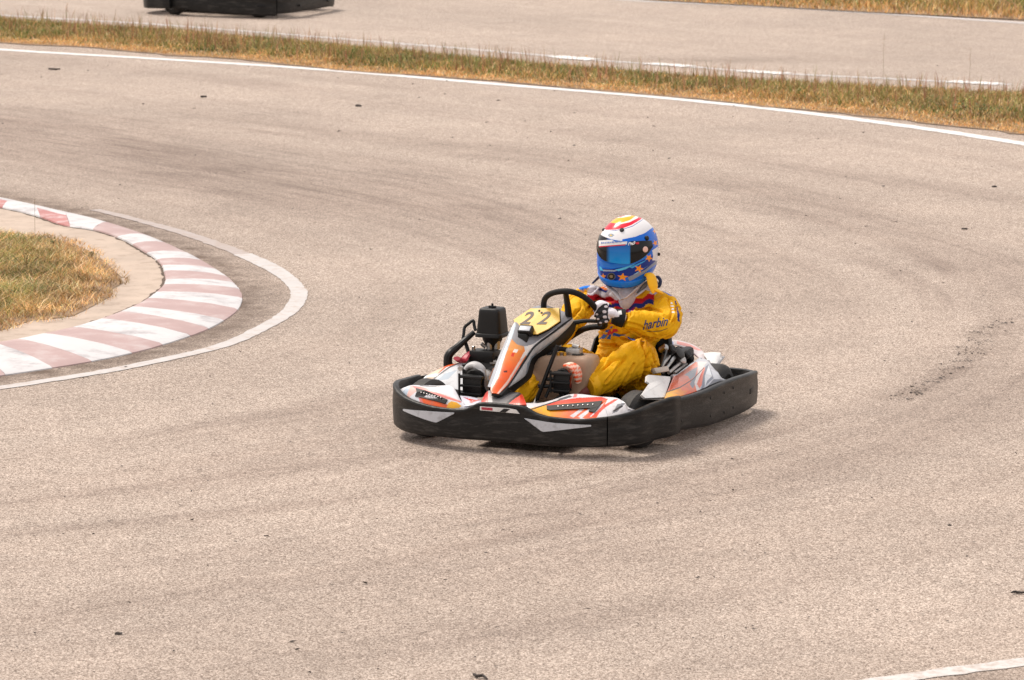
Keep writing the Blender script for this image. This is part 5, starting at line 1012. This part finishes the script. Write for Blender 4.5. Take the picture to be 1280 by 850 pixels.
weed(34, 340, .10, 'dark green leafy weed in the middle of the island grass', n=90, spread=.11)
weed(15, 378, .07, 'low dark green weed at the lower left of the island grass', n=70, spread=.09)
weed(75, 366, .05, 'flat dark green weed in the straw near the island centre', n=60, spread=.13)
weed(114, 323, .045, 'small green weed on the far right rim of the island grass', n=40, spread=.08)
weed(66, 309, .04, 'small round green weed near the back edge of the island grass', n=30, spread=.05)
weed(44, 303, .30, 'single tall thin dry stalk at the back edge of the island', stalk=True, n=12, wd=.008)
weed(1104, 108, .50, 'tall bare seed stalk rising above the verge left of its twin', z=.012, stalk=True, n=14, wd=.01)
weed(1212, 117, .42, 'tall bare seed stalk rising above the verge near the right edge', z=.012, stalk=True, n=12, wd=.01)
weed(470, 108, .02, 'tiny weed on the near rim of the verge', n=8, spread=.02, wd=.006) if False else None
weed(84, 30, .22, 'thin branching dry weed on the verge at the upper left', z=.012, stalk=True, n=26, wd=.018)
for x, y, s_, lab in ((1225, 152, .12, 'bushy green weed at the right end of the verge'), (1180, 140, .09, 'low green weed clump left of the bushy one at the right end of the verge'), (900, 122, .10, 'green clump in the middle right of the verge'), (330, 60, .09, 'green clump in the left part of the verge'), (150, 48, .09, 'green clump near the left end of the verge'), (520, 82, .08, 'green clump in the verge left of the driver')):
    weed(x, y-4, s_, lab, z=.012, n=110, spread=.28, wd=.02)
# yellow flowers: three pixels each, many
fl_px = [(380, 56), (604, 72), (620, 68), (733, 73), (700, 80), (745, 83), (775, 91), (830, 99), (870, 100), (1146, 107), (1136, 104), (1198, 134), (1150, 112), (1004, 2), (1128, 5), (14, 69)]
mb = MB(); fm = mat('flower_yellow', lin((236, 178, 20)), .6)
for x, y in fl_px[:-1]:
    b = at(x, y+10, .0); hh_ = .09; c = np.array([b[0], b[1]-.05, hh_+.03*rng.random()]); r_ = .014
    for j in range(7):
        a = j*.9; d = np.array([math.cos(a), math.sin(a)*.6, .5]); e_ = np.array([-math.sin(a), math.cos(a), .3])*.006; mb.add([c, c+d*r_*.6+e_, c+d*r_, c+d*r_*.6-e_], [(0, 1, 2, 3)])
o = mb.out('yellow_flowers', fm, smooth=False); tag(o, 'tiny yellow flowers scattered through the verge grass', 'flowers', kind='stuff')
# ---- litter on the track
tw = mat('twig_bark', (.035, .026, .022), .8)
def twig(pts, r, label, group=None):
    q = np.array([[*at(x, y, .006)[:2], .006+rng.random()*.006] for x, y in pts]); c = q.mean(0); e = MB().tube(q-c, r, 6, res=8).out('twig', tw); e.location = tuple(c); tag(e, label, 'twig', group)
twig([(592, 844), (597, 846.5), (603, 846), (609, 849)], [.005, .007, .006, .003], 'short dark curved twig on the asphalt at the bottom edge centre')
twig([(1264, 742), (1269, 740), (1275, 741), (1284, 741.5)], [.003, .006, .006, .004], 'thin dark twig on the asphalt at the right edge')
twig([(61, 86), (68, 86.8), (75, 86.6)], [.008, .012, .007], 'dark stick on the asphalt before the far line, upper left')
twig([(251, 121), (258, 120.6)], [.009, .008], 'dark stick on the asphalt at the upper left, in front of the first')
twig([(1202, 286.5), (1209, 286)], [.005, .006], 'small dark stick on the asphalt right of the driver')
st_ = mat('dark_stone', (.05, .04, .035), .8, noise_amt=.3)
def stone(x, y, r, label):
    bm = bmesh.new(); bmesh.ops.create_icosphere(bm, subdivisions=2, radius=1); V_ = np.array([v.co[:] for v in bm.verts])*(np.array([r*1.3, r, r*.55])); V_ += rng.normal(0, r*.12, V_.shape); F_ = [[v.index for v in f.verts] for f in bm.faces]; bm.free()
    o = MB().add(V_, F_).out('stone', st_, smooth=False); p_ = at(x, y); o.location = (p_[0], p_[1], r*.3); tag(o, label, 'stone')
stone(148, 793, .012, 'small black stone on the asphalt at the lower left')
stone(448, 133, .022, 'small dark stone on the asphalt beyond the airbox, upper centre')
stone(1187, 657, .007, 'tiny dark stone on the asphalt at the lower right')
stone(1243, 234, .016, 'small dark stone on the asphalt at the right, below the far line')
stone(168, 336, .013, 'small dark pebble on the concrete apron beside the island grass')
mb = MB()
for i in range(620):
    x, y = rng.uniform(0, 1280), rng.uniform(80, 850)
    if y < 180 and rng.random() < .3: x = rng.uniform(600, 1280)
    q = at(x, y); r = rng.uniform(.002, .0055)*(1+max(0, (300-y)/300)); 
    if inpoly(q[None, :2], KOUT)[0]: continue
    Vb = rng.normal(0, r, (4, 3))*[1.5, 1, .5]+[q[0], q[1], r*.5+.003]; mb.add(Vb, [(0, 1, 2), (0, 2, 3), (0, 3, 1), (1, 3, 2)])
for i in range(330):
    q = crk[int(rng.integers(0, 60))]+rng.normal(0, .022, 2)*[1.3, 1.]; r = rng.uniform(.002, .0055); Vb = rng.normal(0, r, (4, 3))*[1.6, 1.2, .4]+[q[0], q[1], r*.4+.003]; mb.add(Vb, [(0, 1, 2), (0, 2, 3), (0, 3, 1), (1, 3, 2)])
tag(mb.out('grit', st_, smooth=False), 'loose dark grit scattered over the asphalt', 'grit', kind='stuff')
